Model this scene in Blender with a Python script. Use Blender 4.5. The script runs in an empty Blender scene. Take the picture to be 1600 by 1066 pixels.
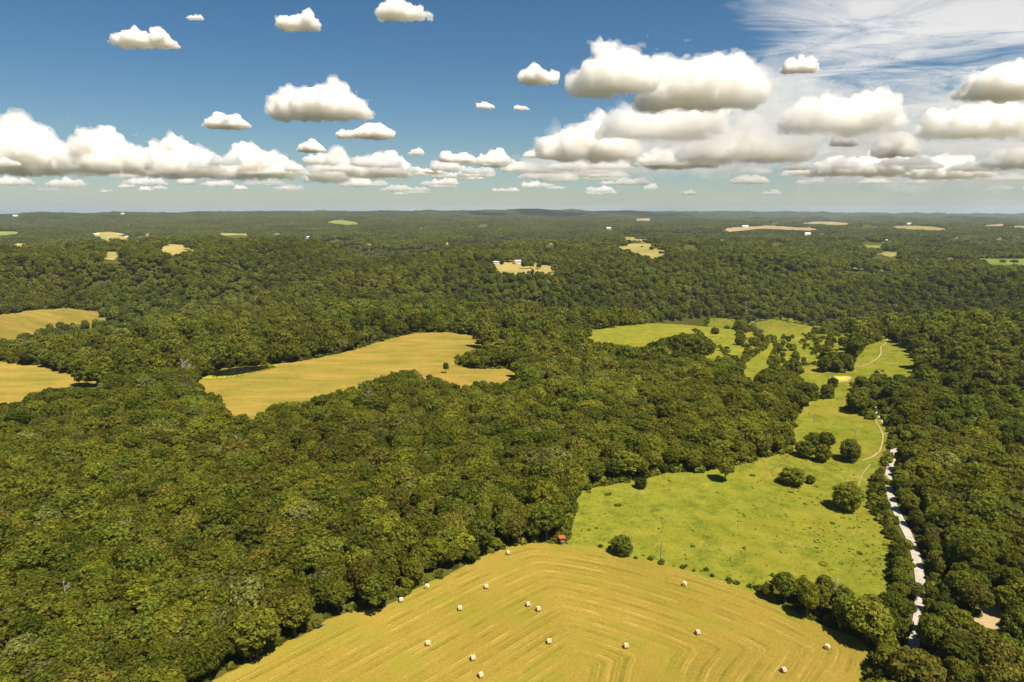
import bpy, math, random
import numpy as np
from mathutils import Vector
from mathutils.geometry import delaunay_2d_cdt

# ------------------------------------------------------------------ camera, sky, sun, exposure
S = bpy.context.scene
COL = S.collection
CAM_H = 120.0
F_PX = 1067.0                      # focal length in pixels of the 1600 px wide frame
PITCH = math.atan((533 - 327.5) / F_PX)
cam_d = bpy.data.cameras.new('camera')
cam = bpy.data.objects.new('camera', cam_d)
COL.objects.link(cam)
cam.location = (0, 0, CAM_H)
cam.rotation_euler = (math.pi / 2 - PITCH, 0, 0)
cam_d.sensor_width = 36.0
cam_d.lens = 36.0 * F_PX / 1600.0
cam_d.clip_start = 1.0
cam_d.clip_end = 400000.0
S.camera = cam

SUN_EL = math.radians(60)
SUN_AZ = math.radians(136)          # clockwise from +Y (the view direction): sun high on the right
sun_vec = Vector((math.sin(SUN_AZ) * math.cos(SUN_EL), math.cos(SUN_AZ) * math.cos(SUN_EL), math.sin(SUN_EL)))
sun_d = bpy.data.lights.new('sun', 'SUN')
sun_d.energy = 5.0
sun_d.angle = math.radians(0.53)
sun_d.color = (1.0, 0.93, 0.80)
sun = bpy.data.objects.new('sun', sun_d)
COL.objects.link(sun)
sun.rotation_euler = sun_vec.to_track_quat('Z', 'Y').to_euler()

world = bpy.data.worlds.new('World')
S.world = world
world.use_nodes = True
wn = world.node_tree
sky = wn.nodes.new('ShaderNodeTexSky')
sky.sky_type = 'NISHITA'
sky.sun_disc = False
sky.sun_elevation = SUN_EL
sky.sun_rotation = SUN_AZ
sky.altitude = 300
sky.air_density = 1.0
sky.dust_density = 0.38
sky.ozone_density = 4.5
hs = wn.nodes.new('ShaderNodeHueSaturation'); hs.inputs['Saturation'].default_value = 1.25; hs.inputs['Value'].default_value = 0.9
tc_ = wn.nodes.new('ShaderNodeMix'); tc_.data_type = 'RGBA'; tc_.blend_type = 'MULTIPLY'; tc_.inputs[0].default_value = 1.0; tc_.inputs[7].default_value = (1.02, 1.03, 0.98, 1)
wn.links.new(sky.outputs[0], hs.inputs['Color']); wn.links.new(hs.outputs[0], tc_.inputs[6]); wn.links.new(tc_.outputs[2], wn.nodes['Background'].inputs[0])
wn.nodes['Background'].inputs[1].default_value = 0.055

S.view_settings.view_transform = 'Standard'
S.view_settings.look = 'None'
S.view_settings.exposure = 0.68
S.view_settings.gamma = 1.0
S.view_settings.use_curve_mapping = False
S.render.engine = 'CYCLES'
cy = S.cycles
cy.max_bounces = 32
cy.diffuse_bounces = 3
cy.glossy_bounces = 2
cy.transmission_bounces = 3
cy.volume_bounces = 30
cy.transparent_max_bounces = 24
cy.caustics_reflective = False
cy.caustics_refractive = False
cy.use_denoising = True

rng = np.random.default_rng(11)
random.seed(5)

# ------------------------------------------------------------------ small helpers
def tag(o, label=None, cat=None, group=None, kind=None):
    if label: o['label'] = label
    if cat: o['category'] = cat
    if group: o['group'] = group
    if kind: o['kind'] = kind
    return o

def link(name, data, parent=None, loc=None):
    o = bpy.data.objects.new(name, data)
    COL.objects.link(o)
    if parent is not None: o.parent = parent
    if loc is not None: o.location = loc
    return o

def mesh_np(name, verts, faces, mats, mat_idx=None, smooth=False, attrs=None):
    """faces: (n,3) or (n,4) array, or a list of such arrays"""
    if not isinstance(faces, (list, tuple)): faces = [faces]
    faces = [np.asarray(f, dtype=np.int32) for f in faces if len(f)]
    me = bpy.data.meshes.new(name)
    verts = np.asarray(verts, dtype=np.float32)
    me.vertices.add(len(verts)); me.vertices.foreach_set('co', verts.ravel())
    loops = np.concatenate([f.ravel() for f in faces])
    tot = np.concatenate([np.full(len(f), f.shape[1], dtype=np.int32) for f in faces])
    st = np.concatenate([[0], np.cumsum(tot)[:-1]]).astype(np.int32)
    me.loops.add(len(loops)); me.loops.foreach_set('vertex_index', loops.astype(np.int32))
    me.polygons.add(len(tot)); me.polygons.foreach_set('loop_start', st); me.polygons.foreach_set('loop_total', tot)
    for m in mats: me.materials.append(m)
    if mat_idx is not None: me.polygons.foreach_set('material_index', np.asarray(mat_idx, dtype=np.int32))
    if smooth: me.polygons.foreach_set('use_smooth', np.ones(len(tot), dtype=bool))
    for k, v in (attrs or {}).items():
        a = me.attributes.new(k, 'FLOAT', 'POINT'); a.data.foreach_set('value', np.asarray(v, dtype=np.float32))
    me.update(calc_edges=True)
    return me

class Geo:
    """collects boxes, tubes and slabs for one part"""
    def __init__(s): s.v = []; s.f = []
    def add(s, vs, fs):
        o = len(s.v); s.v += [tuple(v) for v in vs]; s.f += [tuple(i + o for i in f) for f in fs]; return s
    def box(s, x0, x1, y0, y1, z0, z1):
        return s.add([(x0,y0,z0),(x1,y0,z0),(x1,y1,z0),(x0,y1,z0),(x0,y0,z1),(x1,y0,z1),(x1,y1,z1),(x0,y1,z1)],
                     [(3,2,1,0),(4,5,6,7),(0,1,5,4),(1,2,6,5),(2,3,7,6),(3,0,4,7)])
    def tube(s, pts, rad, n=6):
        pts = [Vector(p) for p in pts]; rings = []
        for i, p in enumerate(pts):
            d = (pts[min(i+1, len(pts)-1)] - pts[max(i-1, 0)]).normalized()
            a = d.orthogonal().normalized(); b = d.cross(a)
            rings.append([p + (a*math.cos(2*math.pi*k/n) + b*math.sin(2*math.pi*k/n)) * rad[i] for k in range(n)])
        vs = [v for r in rings for v in r]; fs = []
        for i in range(len(pts)-1):
            for k in range(n):
                fs.append((i*n+k, i*n+(k+1)%n, (i+1)*n+(k+1)%n, (i+1)*n+k))
        fs.append(tuple(range(n))[::-1]); fs.append(tuple((len(pts)-1)*n+k for k in range(n)))
        return s.add(vs, fs)
    def mesh(s, name, mat, smooth=False):
        me = bpy.data.meshes.new(name); me.from_pydata(s.v, [], s.f); me.materials.append(mat)
        if smooth: me.polygons.foreach_set('use_smooth', [True]*len(me.polygons))
        me.update(); return me

# ---- node material helper
class NT:
    def __init__(s, name):
        s.m = bpy.data.materials.new(name); s.m.use_nodes = True
        s.t = s.m.node_tree; s.t.nodes.clear()
        s.out = s.t.nodes.new('ShaderNodeOutputMaterial')
    def n(s, typ, ins=None, **kw):
        nd = s.t.nodes.new('ShaderNode' + typ)
        for k, v in kw.items(): setattr(nd, k, v)
        for k, v in (ins or {}).items(): s.set(nd.inputs[k], v)
        return nd
    def set(s, sock, v):
        if isinstance(v, bpy.types.NodeSocket): s.t.links.new(v, sock)
        elif isinstance(v, bpy.types.Node): s.t.links.new(v.outputs[0], sock)
        else:
            if isinstance(v, (tuple, list)) and len(v) == 3 and sock.type == 'RGBA': v = (*v, 1)
            sock.default_value = v
    def math(s, op, a, b=None, c=None, clamp=False):
        nd = s.t.nodes.new('ShaderNodeMath'); nd.operation = op; nd.use_clamp = clamp
        for i, v in enumerate((a, b, c)):
            if v is not None: s.set(nd.inputs[i], v)
        return nd.outputs[0]
    def mix(s, f, a, b, blend='MIX'):
        nd = s.t.nodes.new('ShaderNodeMix'); nd.data_type = 'RGBA'; nd.blend_type = blend
        s.set(nd.inputs[0], f); s.set(nd.inputs[6], a); s.set(nd.inputs[7], b); return nd.outputs[2]
    def noise(s, scale, detail=3, rough=0.55, vec=None, dist=0.0):
        nd = s.n('TexNoise', {'Scale': scale, 'Detail': detail, 'Roughness': rough, 'Distortion': dist})
        if vec is not None: s.set(nd.inputs['Vector'], vec)
        return nd.outputs[0]
    def ramp(s, f, stops, interp='LINEAR'):
        nd = s.t.nodes.new('ShaderNodeValToRGB'); cr = nd.color_ramp; cr.interpolation = interp
        while len(cr.elements) < len(stops): cr.elements.new(0.5)
        for e, (p, c) in zip(cr.elements, stops):
            e.position = p; e.color = (*c, 1) if len(c) == 3 else c
        s.set(nd.inputs[0], f); return nd.outputs[0]
    def mapr(s, v, a, b, c=0.0, d=1.0, smooth=False):
        nd = s.n('MapRange', {0: v, 1: a, 2: b, 3: c, 4: d}); nd.clamp = True
        if smooth: nd.interpolation_type = 'SMOOTHSTEP'
        return nd.outputs[0]
    def pos(s): return s.n('NewGeometry').outputs['Position']
    def surf(s, sh): s.set(s.out.inputs[0], sh); return s.m
    def diffuse(s, col, rough=0.5, bump=None, bstr=0.3, bdist=0.1):
        nd = s.n('BsdfDiffuse', {'Color': col, 'Roughness': rough})
        if bump is not None:
            b = s.n('Bump', {'Height': bump, 'Strength': bstr, 'Distance': bdist}); s.set(nd.inputs['Normal'], b)
        return s.surf(nd.outputs[0])

def plain(name, col, var=0.15, scale=3.0, rough=0.6):
    t = NT(name)
    nz = t.noise(scale, 3)
    c = t.mix(nz, tuple(x*(1-var) for x in col), tuple(min(1, x*(1+var)) for x in col))
    b = t.n('BsdfPrincipled', {'Base Color': c, 'Roughness': rough})
    return t.surf(b.outputs[0])

# ------------------------------------------------------------------ pixel <-> world
cp, sp = math.cos(PITCH), math.sin(PITCH)
def ray(u, v):
    u = np.asarray(u, float); v = np.asarray(v, float)
    a = (u - 800) / F_PX; b = (533 - v) / F_PX
    return np.stack([a, cp + b * sp, -sp + b * cp], -1)
def project(x, y, z):
    dz = z - CAM_H
    dep = y * cp - dz * sp
    up = y * sp + dz * cp
    dep = np.where(dep < 1, 1, dep)
    return 800 + F_PX * x / dep, 533 - F_PX * up / dep, dep

# ------------------------------------------------------------------ terrain
def smooth(a, b, x):
    t = np.clip((x - a) / (b - a), 0, 1); return t * t * (3 - 2 * t)
_wr = np.random.default_rng(3)
def _waves(n, lam):
    out = []
    for _ in range(n):
        a = _wr.uniform(0, 2 * math.pi); k = 2 * math.pi / (lam * _wr.uniform(0.65, 1.5))
        out.append((k * math.cos(a), k * math.sin(a), _wr.uniform(0, 6.28)))
    return out
W1, W2, W3, W0 = _waves(7, 900), _waves(7, 380), _waves(6, 3200), _waves(6, 130)
def _wsum(ws, x, y):
    return sum(np.sin(a * x + b * y + c) for a, b, c in ws) / math.sqrt(len(ws))
def gauss(x, y, cx, cy_, sx, sy, rot=0.0):
    c, s_ = math.cos(rot), math.sin(rot)
    dx, dy = x - cx, y - cy_
    return np.exp(-0.5 * (((c*dx + s_*dy)/sx)**2 + ((-s_*dx + c*dy)/sy)**2))
def base_h(x, y):
    r = np.hypot(x, y)
    h = -r * r / (2 * 7.3e6)
    near = smooth(560, 1250, r)
    h = h + 0.5 * _wsum(W0, x, y) * smooth(150, 500, r)
    h = h + near * (24 * _wsum(W1, x, y) + 15 * _wsum(W2, x, y) - 24)
    h = h + smooth(3000, 6000, r) * 16 * _wsum(W3, x, y)
    # shallow valley of the track on the right, valley and hill beyond the middle field
    h = h - 5.0 * gauss(x, y, 190, 330, 60, 260, -0.25)
    h = h - 30 * gauss(x, y, -380, 930, 420, 120, 0.16) + 46 * gauss(x, y, -760, 1330, 430, 150, 0.10) + 30 * gauss(x, y, 120, 1560, 380, 120, -.1) + 30 * gauss(x, y, 820, 1650, 420, 130, .12)
    h = h - 26 * gauss(x, y, 420, 1060, 360, 150, -0.2)
    # ridges along the horizon
    rd = np.zeros_like(h)
    u_ = np.where(y > 800, 800 + F_PX * x / np.maximum(y, 1), -3000)
    yp = np.interp(u_, [-900, -300, 0, 90, 230, 350, 500, 650, 760, 835, 885, 1000, 1200, 1400, 1600, 2500], [336, 333.5, 332.6, 331, 331.2, 329.6, 328.8, 328.7, 327.8, 326.6, 328.4, 329.3, 330.2, 332, 333.6, 336])
    rc = np.interp(u_, [-500, 700, 900, 1250, 1700], [7600, 8600, 9600, 13500, 15500])
    hp = CAM_H + (327.5 - yp) * rc / F_PX - 12 + rc * rc / (2 * 7.3e6) + 16
    rd = np.maximum(rd, np.where(y > 800, np.clip(hp, 0, 400) * np.exp(-.5 * ((r - rc) / (rc * .085)) ** 2), 0))
    for px, rr, yh, sx, sy in ((120, 6000, 333.5, 700, 420), (640, 5600, 337, 520, 380), (880, 6500, 336, 500, 420), (300, 4600, 343, 500, 300), (1010, 4300, 345, 420, 260), (1330, 6500, 340, 700, 380)):
        hh = CAM_H + (327.5 - yh) * rr / F_PX - 12
        rd = np.maximum(rd, np.clip((hh + r * r / (2 * 7.3e6) + 14) , 0, 400) * gauss(x, y, rr * (px - 800) / F_PX, rr, sx, sy))
    h = h + rd - np.clip(rd / 90, 0, 1) * smooth(3000, 6000, r) * (13 * _wsum(W3, x, y) + .7 * near * (24 * _wsum(W1, x, y) + 15 * _wsum(W2, x, y)))
    return h
def march(u, v, hf):
    d = ray(u, v); out = np.zeros(d.shape)
    ts = np.geomspace(90, 70000, 900)
    for i, dd in enumerate(d.reshape(-1, 3)):
        z = CAM_H + ts * dd[2]; g = z - hf(ts * dd[0], ts * dd[1])
        k = np.argmax(g < 0)
        if g[k] >= 0: k = len(ts) - 1
        a, b = ts[max(k - 1, 0)], ts[k]
        for _ in range(26):
            m = (a + b) / 2
            if CAM_H + m * dd[2] - hf(m * dd[0], m * dd[1]) < 0: b = m
            else: a = m
        out.reshape(-1, 3)[i] = (b * dd[0], b * dd[1], CAM_H + b * dd[2])
    return out

# open ground, outlined as seen in the photograph (the outlines are carried onto the ground itself)
HAY = [(215,1132),(333,1064),(400,1030),(445,1005),(480,990),(512,968),(545,957),(600,948),(632,934),(652,919),(690,903),(740,878),(770,862),
       (795,853),(850,849),(925,853),(1000,871),(1060,890),(1130,909),(1190,931),(1240,956),(1300,984),(1342,999),(1360,1014),(1362,1035),(1350,1062),(1318,1132)]
PASTURE = [(897,790),(884,846),(925,851),(1000,869),(1060,888),(1130,907),(1187,926),(1200,890),(1250,882),(1300,893),(1335,908),(1394,920),
           (1397,850),(1378,800),(1355,772),(1368,735),(1380,712),(1392,690),(1384,660),(1372,642),(1345,650),(1318,638),(1332,616),(1330,598),(1358,592),
           (1372,578),(1432,582),(1434,565),(1416,543),(1387,528),(1352,541),(1336,560),(1328,575),(1305,583),(1288,570),(1245,572),(1243,585),(1285,600),(1299,606),(1300,622),
           (1262,628),(1238,655),(1240,692),(1236,706),(1196,714),(1150,728),(1092,738),(1040,738),(1003,748),(952,758),(906,768)]
MIDHAY = [(303,598),(345,577),(420,571),(470,565),(540,551),(600,532),(650,521),(700,520),(762,526),(752,538),(727,547),(714,560),(712,571),
          (740,577),(800,577),(815,584),(775,592),(715,593),(680,586),(640,572),(600,583),(560,596),(520,606),(470,624),(430,624),(400,645),(350,645),(343,622),(318,612)]
GREEN = [(903,520),(1010,507),(1110,496),(1152,499),(1146,512),(1152,528),(1165,545),(1160,560),(1150,552),(1120,545),(1085,516),(1035,525),(995,540),(970,530),(935,531)]
LEFTUP = [(-60,500),(0,494),(60,486),(105,484),(163,490),(166,494),(110,499),(60,506),(32,517),(28,527),(0,534),(-60,545)]
LEFTLOW = [(-60,560),(0,566),(60,573),(100,583),(150,595),(188,600),(178,605),(135,603),(75,601),(40,613),(0,628),(-60,650)]
GLADES = [  # small sunlit gaps
    [(1163,568),(1196,545),(1204,528),(1212,545),(1200,572),(1178,590),(1160,585)],
    [(1180,505),(1210,500),(1270,512),(1262,520),(1200,520)],
    [(940,582),(960,572),(968,580),(950,590)],
    [(1440,519),(1462,518),(1458,525),(1438,525)],
    [(1100,548),(1128,545),(1130,554),(1105,556)],
    [(1524,938),(1552,934),(1574,944),(1572,972),(1545,978),(1530,966)],
    [(478,674),(500,672),(496,680),(480,680)],
]
OVER = np.array([(1140,552),(1160,512),(1180,500),(1230,496),(1290,512),(1340,540),(1330,572),(1290,571),(1245,573),(1240,586),(1205,594),(1170,592)], float)
FAR = [  # kind, outline
    ('straw', [(770,417),(790,411),(842,413),(871,419),(866,426),(842,420),(800,422),(778,422)]),
    ('straw', [(962,387),(978,382),(1022,381),(1027,388),(1041,393),(1040,398),(1022,400),(1000,396),(985,392)]),
    ('straw', [(1048,383),(1078,383),(1101,388),(1090,391),(1070,387)]),
    ('green', [(1338,379),(1352,377),(1389,378),(1391,385),(1364,388),(1350,383)]),
    ('straw', [(1366,398),(1372,395),(1411,395),(1410,404),(1390,407),(1366,404)]),
    ('green', [(1328,416),(1357,416),(1352,423),(1333,421)]),
    ('straw', [(1363,417),(1396,419),(1394,424),(1372,421)]),
    ('green', [(1522,406),(1545,403),(1660,404),(1660,412),(1590,411),(1560,410)]),
    ('straw', [(1200,378),(1231,379),(1226,384),(1205,386)]),
    ('straw', [(141,404),(165,401),(166,395),(186,395),(186,401),(178,407),(160,405)]),
    ('straw', [(249,391),(258,381),(296,384),(336,386),(318,388),(288,390),(272,396)]),
    ('green', [(-30,364),(0,361),(34,361),(30,365),(-20,367)]),
    ('straw', [(18,380),(38,379),(40,384),(22,384)]),
    ('straw', [(84,387),(100,384),(118,386),(96,390)]),
    ('straw', [(144,364),(170,362),(190,364),(206,374),(188,374),(178,371),(170,379),(160,377),(158,371),(146,369)]),
    ('straw', [(206,368),(232,368),(236,373),(214,373)]),
    ('straw', [(336,365),(350,365),(392,366),(388,372),(352,370)]),
    ('green', [(506,348),(532,342),(566,350),(545,351),(522,349)]),
    ('brown', [(401,390),(425,389),(424,393),(402,393)]),
    ('green', [(843,381),(870,380),(869,385),(852,386)]),
    ('straw', [(929,380),(940,380),(940,384),(930,384)]),
    ('straw', [(970,371),(1012,371),(1010,374),(974,374)]),
    ('brown', [(1120,359),(1150,356),(1200,353),(1280,358),(1270,360),(1190,358),(1140,362)]),
    ('brown', [(1246,350),(1270,347),(1302,347),(1331,350),(1318,352),(1280,350)]),
    ('brown', [(1341,352),(1374,353),(1374,356),(1342,356)]),
    ('straw', [(1388,353),(1420,351),(1484,357),(1470,360),(1430,358),(1400,356)]),
    ('brown', [(1530,353),(1570,350),(1572,354),(1540,355)]),
    ('brown', [(1578,352),(1660,352),(1660,356),(1580,355)]),
    ('brown', [(1414,366),(1425,366),(1425,368),(1414,368)]),
    ('brown', [(1481,398),(1491,398),(1490,402),(1482,402)]),
    ('brown', [(1503,401),(1516,402),(1515,405),(1503,405)]),
    ('straw', [(1176,403),(1196,403),(1194,406),(1178,406)]),
    ('straw', [(1204,406),(1216,405),(1213,411),(1206,410)]),
    ('brown', [(1326,388),(1340,387),(1340,390),(1327,390)]),
    ('brown', [(745,352),(765,352),(764,355),(746,355)]),
    ('brown', [(990,342),(1018,342),(1015,346),(994,345)]),
    ('brown', [(1464,367),(1474,366),(1473,368),(1464,369)]),
    ('straw', [(52,352),(63,350),(68,351.4),(61,352.6)]),
    ('green', [(420,366),(434,363),(440,365.1),(432,366.9)]),
    ('straw', [(345,373),(360,370),(367,372.1),(358,373.9)]),
    ('brown', [(648,357),(657,355),(662,356.4),(656,357.6)]),
    ('straw', [(692,378),(703,375),(708,377.1),(701,378.9)]),
    ('straw', [(569,382),(577,379.5),(581,381.25),(576,382.75)]),
    ('brown', [(1064,353),(1079,351),(1086,352.4),(1077,353.6)]),
    ('green', [(1121,374),(1133,371),(1139,373.1),(1131,374.9)]),
    ('straw', [(1439,388),(1447,385.5),(1451,387.25),(1446,388.75)]),
    ('straw', [(1551,374),(1563,371),(1569,373.1),(1561,374.9)]),
    ('straw', [(1480,372),(1494,369.5),(1500,371.25),(1492,372.75)]),
    ('brown', [(1197,349),(1215,347),(1223,348.4),(1212,349.6)]),
    ('straw', [(877,366),(888,363.5),(893,365.25),(886,366.75)]),
    ('green', [(261,372),(273,369),(279,371.1),(271,372.9)]),
    ('straw', [(12,398),(23,394),(28,396.8),(21,399.2)]),
    ('straw', [(1281,378),(1293,375),(1299,377.1),(1291,378.9)]),
    ('green', [(748,392),(757,389),(762,391.1),(756,392.9)]),
]
FIELDS = []
for kind, poly in FAR:
    p = np.array(poly, float)
    c = march(p[:, 0].mean(), p[:, 1].mean(), lambda a_, b_: base_h(a_, b_) + 11.0)
    slope = 0.02 if c[1] < 3500 else 0.012
    d = ray(p[:, 0], p[:, 1])
    t = (c[2] - slope * c[1] - CAM_H) / (d[:, 2] - slope * d[:, 1])
    w = d * t[:, None]; w[:, 2] += CAM_H
    R = max(np.hypot(w[:, 0] - w[:, 0].mean(), (w[:, 1] - w[:, 1].mean())).max(), 40)
    FIELDS.append(dict(kind=kind, px=p, w=w, c=(w[:, 0].mean(), w[:, 1].mean()), z=c[2], y0=c[1], s=slope, R=R, far=True))
def H(x, y):
    x = np.asarray(x, float); y = np.asarray(y, float)
    b = base_h(x, y); num = np.zeros_like(b); den = np.zeros_like(b)
    for f in FIELDS:
        if not f['far']: continue
        d = np.hypot(x - f['c'][0], y - f['c'][1])
        w = smooth(f['R'] * 2.6, f['R'] * 1.15, d)
        num = num + w * (f['z'] + f['s'] * (y - f['y0']) - b); den = den + w
    return b + num / np.maximum(1, den)
for kind, poly in [('mown', HAY), ('pasture', PASTURE), ('stubble', MIDHAY), ('pasture', GREEN), ('stubble', LEFTUP), ('stubble', LEFTLOW)] + [('pasture', g) for g in GLADES]:
    p = np.array(poly, float)
    FIELDS.append(dict(kind=kind, px=p, w=march(p[:, 0], p[:, 1], H), far=False))
OVERW = march(OVER[:, 0], OVER[:, 1], H)
def at(u, v): return march(float(u), float(v), H)

# ------------------------------------------------------------------ ground material and sheets
def m_ground():
    t = NT('forest_floor')
    n1 = t.noise(0.02, 5, 0.6, t.pos()); n2 = t.noise(0.35, 4, 0.6, t.pos())
    c = t.mix(n1, (0.05, 0.058, 0.010), (0.11, 0.10, 0.018))
    c = t.mix(t.mapr(n2, 0.45, 0.75), c, (0.085, 0.068, 0.022))
    return t.diffuse(c, 0.8, n2, 0.6, 0.4)
M_GROUND = m_ground()
radii = np.concatenate([[0], np.geomspace(12, 60000, 520)])
ang = np.concatenate([np.linspace(-55, 55, 260), np.linspace(55, 305, 90)[1:-1]])
ar = np.radians(ang); na = len(ar)
gx = np.outer(radii[1:], np.sin(ar)).ravel(); gy = np.outer(radii[1:], np.cos(ar)).ravel()
gv = np.stack([np.concatenate([[0], gx]), np.concatenate([[0], gy]), np.zeros(len(gx) + 1)], -1)
gv[:, 2] = H(gv[:, 0], gv[:, 1])
ii = np.arange(len(radii) - 2)[:, None] * na; jj = np.arange(na)[None, :]; jn = (jj + 1) % na
quads = np.stack([1 + ii + jj, 1 + ii + jn, 1 + ii + na + jn, 1 + ii + na + jj], -1).reshape(-1, 4)[:, ::-1]
tris = np.stack([np.zeros(na, int), 1 + jn[0], 1 + jj[0]], -1)[:, ::-1]
ground = link('ground', mesh_np('ground', gv, [quads, tris], [M_GROUND], smooth=True))
tag(ground, 'wooded rolling ground reaching to the horizon', kind='structure')

def m_mown():
    t = NT('mown_hay')
    P = t.pos()
    d = t.n('Attribute', attribute_name='edge_distance').outputs['Fac']
    wob = t.noise(0.035, 2, 0.5, P); wob2 = t.noise(0.5, 2, 0.5, P)
    dd = t.math('ADD', d, t.math('ADD', t.math('MULTIPLY', wob, 0.4), t.math('MULTIPLY', wob2, 0.22)))
    s1 = t.math('SINE', t.math('MULTIPLY', dd, 2 * math.pi / 2.7))
    s2 = t.math('SINE', t.math('MULTIPLY', dd, 2 * math.pi / 6.2))
    s3 = t.math('SINE', t.math('MULTIPLY', dd, 2 * math.pi / 1.03))
    patch = t.noise(0.03, 4, 0.6, P); fine = t.noise(1.6, 4, 0.7, P); tiny = t.noise(7.0, 2, 0.6, P)
    line = t.mapr(s1, 0.80, 1.0, 0, 0.15, True)          # thin rows of loose straw
    band = t.mapr(t.math('SINE', t.math('ADD', t.math('MULTIPLY', dd, 2 * math.pi / 2.7), 2.2)), 0.2, 1.0, 0, -0.13, True)
    st = t.math('ADD', t.math('ADD', line, band), t.math('ADD', t.math('MULTIPLY', s2, 0.09), t.math('MULTIPLY', s3, 0.05)))
    mpn = t.n('Mapping', {'Vector': P, 'Scale': (0.09, 0.09, 0.09)})
    brk = t.mapr(t.noise(1.0, 4, 0.65, mpn.outputs[0]), 0.40, 0.60, 0.0, 1.25)
    f = t.math('ADD', t.math('MULTIPLY', st, brk), t.math('ADD', 0.47, t.math('MULTIPLY', t.math('SUBTRACT', fine, 0.5), 0.9)))
    f = t.math('ADD', f, t.math('MULTIPLY', t.math('SUBTRACT', tiny, 0.5), 0.6))
    f = t.math('ADD', f, t.math('MULTIPLY', t.math('SUBTRACT', patch, 0.5), 0.5), clamp=True)
    c = t.ramp(f, [(0.0, (0.120, 0.104, 0.014)), (0.32, (0.215, 0.162, 0.024)), (0.58, (0.300, 0.206, 0.036)), (1.0, (0.47, 0.34, 0.11))])
    g = t.math('MULTIPLY', t.mapr(t.noise(0.05, 6, 0.72, P), 0.50, 0.70), 0.75)
    c = t.mix(g, c, (0.20, 0.20, 0.018))
    ed = t.mapr(t.math('ADD', d, t.math('MULTIPLY', fine, 3)), 1.2, 4.5, 0.5, 0.0)
    c = t.mix(ed, c, (0.17, 0.18, 0.018))
    return t.diffuse(c, 0.9, f, 0.5, 0.15)
def m_pasture():
    t = NT('green_pasture')
    P = t.pos()
    a = t.noise(0.018, 4, 0.6, P); b = t.noise(0.13, 6, 0.72, P); e = t.noise(0.9, 5, 0.75, P)
    f = t.math('ADD', t.math('MULTIPLY', b, 0.55), t.math('MULTIPLY', e, 0.45))
    c = t.ramp(f, [(0.34, (0.052, 0.070, 0.008)), (0.43, (0.125, 0.142, 0.014)), (0.52, (0.190, 0.192, 0.020)), (0.63, (0.255, 0.234, 0.032)), (0.76, (0.34, 0.29, 0.065))])
    c = t.mix(t.mapr(a, 0.50, 0.68, 0, 0.6), c, (0.30, 0.225, 0.03))
    c = t.mix(t.mapr(t.noise(0.04, 6, 0.75, P), 0.58, 0.70, 0, 0.6), c, (0.36, 0.26, 0.08))
    return t.diffuse(c, 0.9, e, 0.6, 0.3)
def m_stubble():
    t = NT('dry_grass_field')
    P = t.pos()
    mp = t.n('Mapping', {'Vector': P, 'Rotation': (0, 0, 0.35), 'Scale': (0.02, 0.09, 0.02)})
    a = t.noise(1.0, 5, 0.65, mp.outputs[0], 0.6); b = t.noise(0.02, 4, 0.6, P); e = t.noise(0.35, 5, 0.75, P)
    f = t.math('ADD', t.math('MULTIPLY', a, 0.45), t.math('ADD', t.math('MULTIPLY', b, 0.3), t.math('MULTIPLY', e, 0.25)))
    c = t.ramp(f, [(0.36, (0.12, 0.120, 0.018)), (0.46, (0.20, 0.158, 0.028)), (0.54, (0.265, 0.185, 0.036)), (0.62, (0.32, 0.215, 0.050)), (0.75, (0.39, 0.285, 0.09))])
    return t.diffuse(c, 0.9, e, 0.4, 0.3)
def m_far(name, c0, c1):
    t = NT(name)
    f = t.noise(0.012, 5, 0.65, t.pos()); return t.diffuse(t.mix(t.mapr(f, 0.35, 0.65), c0, c1), 0.9)
FM = dict(mown=m_mown(), pasture=m_pasture(), stubble=m_stubble(),
          straw=m_far('far_straw_field', (0.20, 0.19, 0.045), (0.36, 0.275, 0.095)),
          green=m_far('far_green_field', (0.13, 0.175, 0.035), (0.22, 0.24, 0.06)),
          brown=m_far('far_bare_field', (0.29, 0.21, 0.10), (0.38, 0.285, 0.16)))

def seg_dist(px, py, poly):
    best = np.full(len(px), 1e9)
    for (ax, ay), (bx, by) in zip(poly[:-1], poly[1:]):
        dx, dy = bx - ax, by - ay; L = dx*dx + dy*dy + 1e-9
        t = np.clip(((px-ax)*dx + (py-ay)*dy) / L, 0, 1)
        best = np.minimum(best, np.hypot(px - ax - t*dx, py - ay - t*dy))
    return best
def inside(px, py, poly):
    px = np.asarray(px); py = np.asarray(py); r = np.zeros(px.shape, bool)
    n = len(poly); j = n - 1
    for i in range(n):
        xi, yi = poly[i][0], poly[i][1]; xj, yj = poly[j][0], poly[j][1]
        c = (yi > py) != (yj > py)
        if c.any() and yi != yj:
            r ^= c & (px < (xj - xi) * (py - yi) / (yj - yi) + xi)
        j = i
    return r
def under(P):
    """push the outline out below the crowns that hide its near side"""
    A = 0.5 * np.sum(P[:, 0] * np.roll(P[:, 1], -1) - np.roll(P[:, 0], -1) * P[:, 1]); Q = P.copy()
    for i in range(len(P)):
        t = P[(i+1) % len(P)] - P[i-1]; n = np.array([t[1], -t[0]]) * (1 if A > 0 else -1); n /= np.linalg.norm(n) + 1e-9
        vd = P[i] / np.linalg.norm(P[i]); c = -n @ vd
        if c > .25: Q[i] = P[i] - vd * min(9.0 * np.linalg.norm(P[i]) / CAM_H, .14 * np.linalg.norm(P[i])) * c
    return Q
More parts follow.
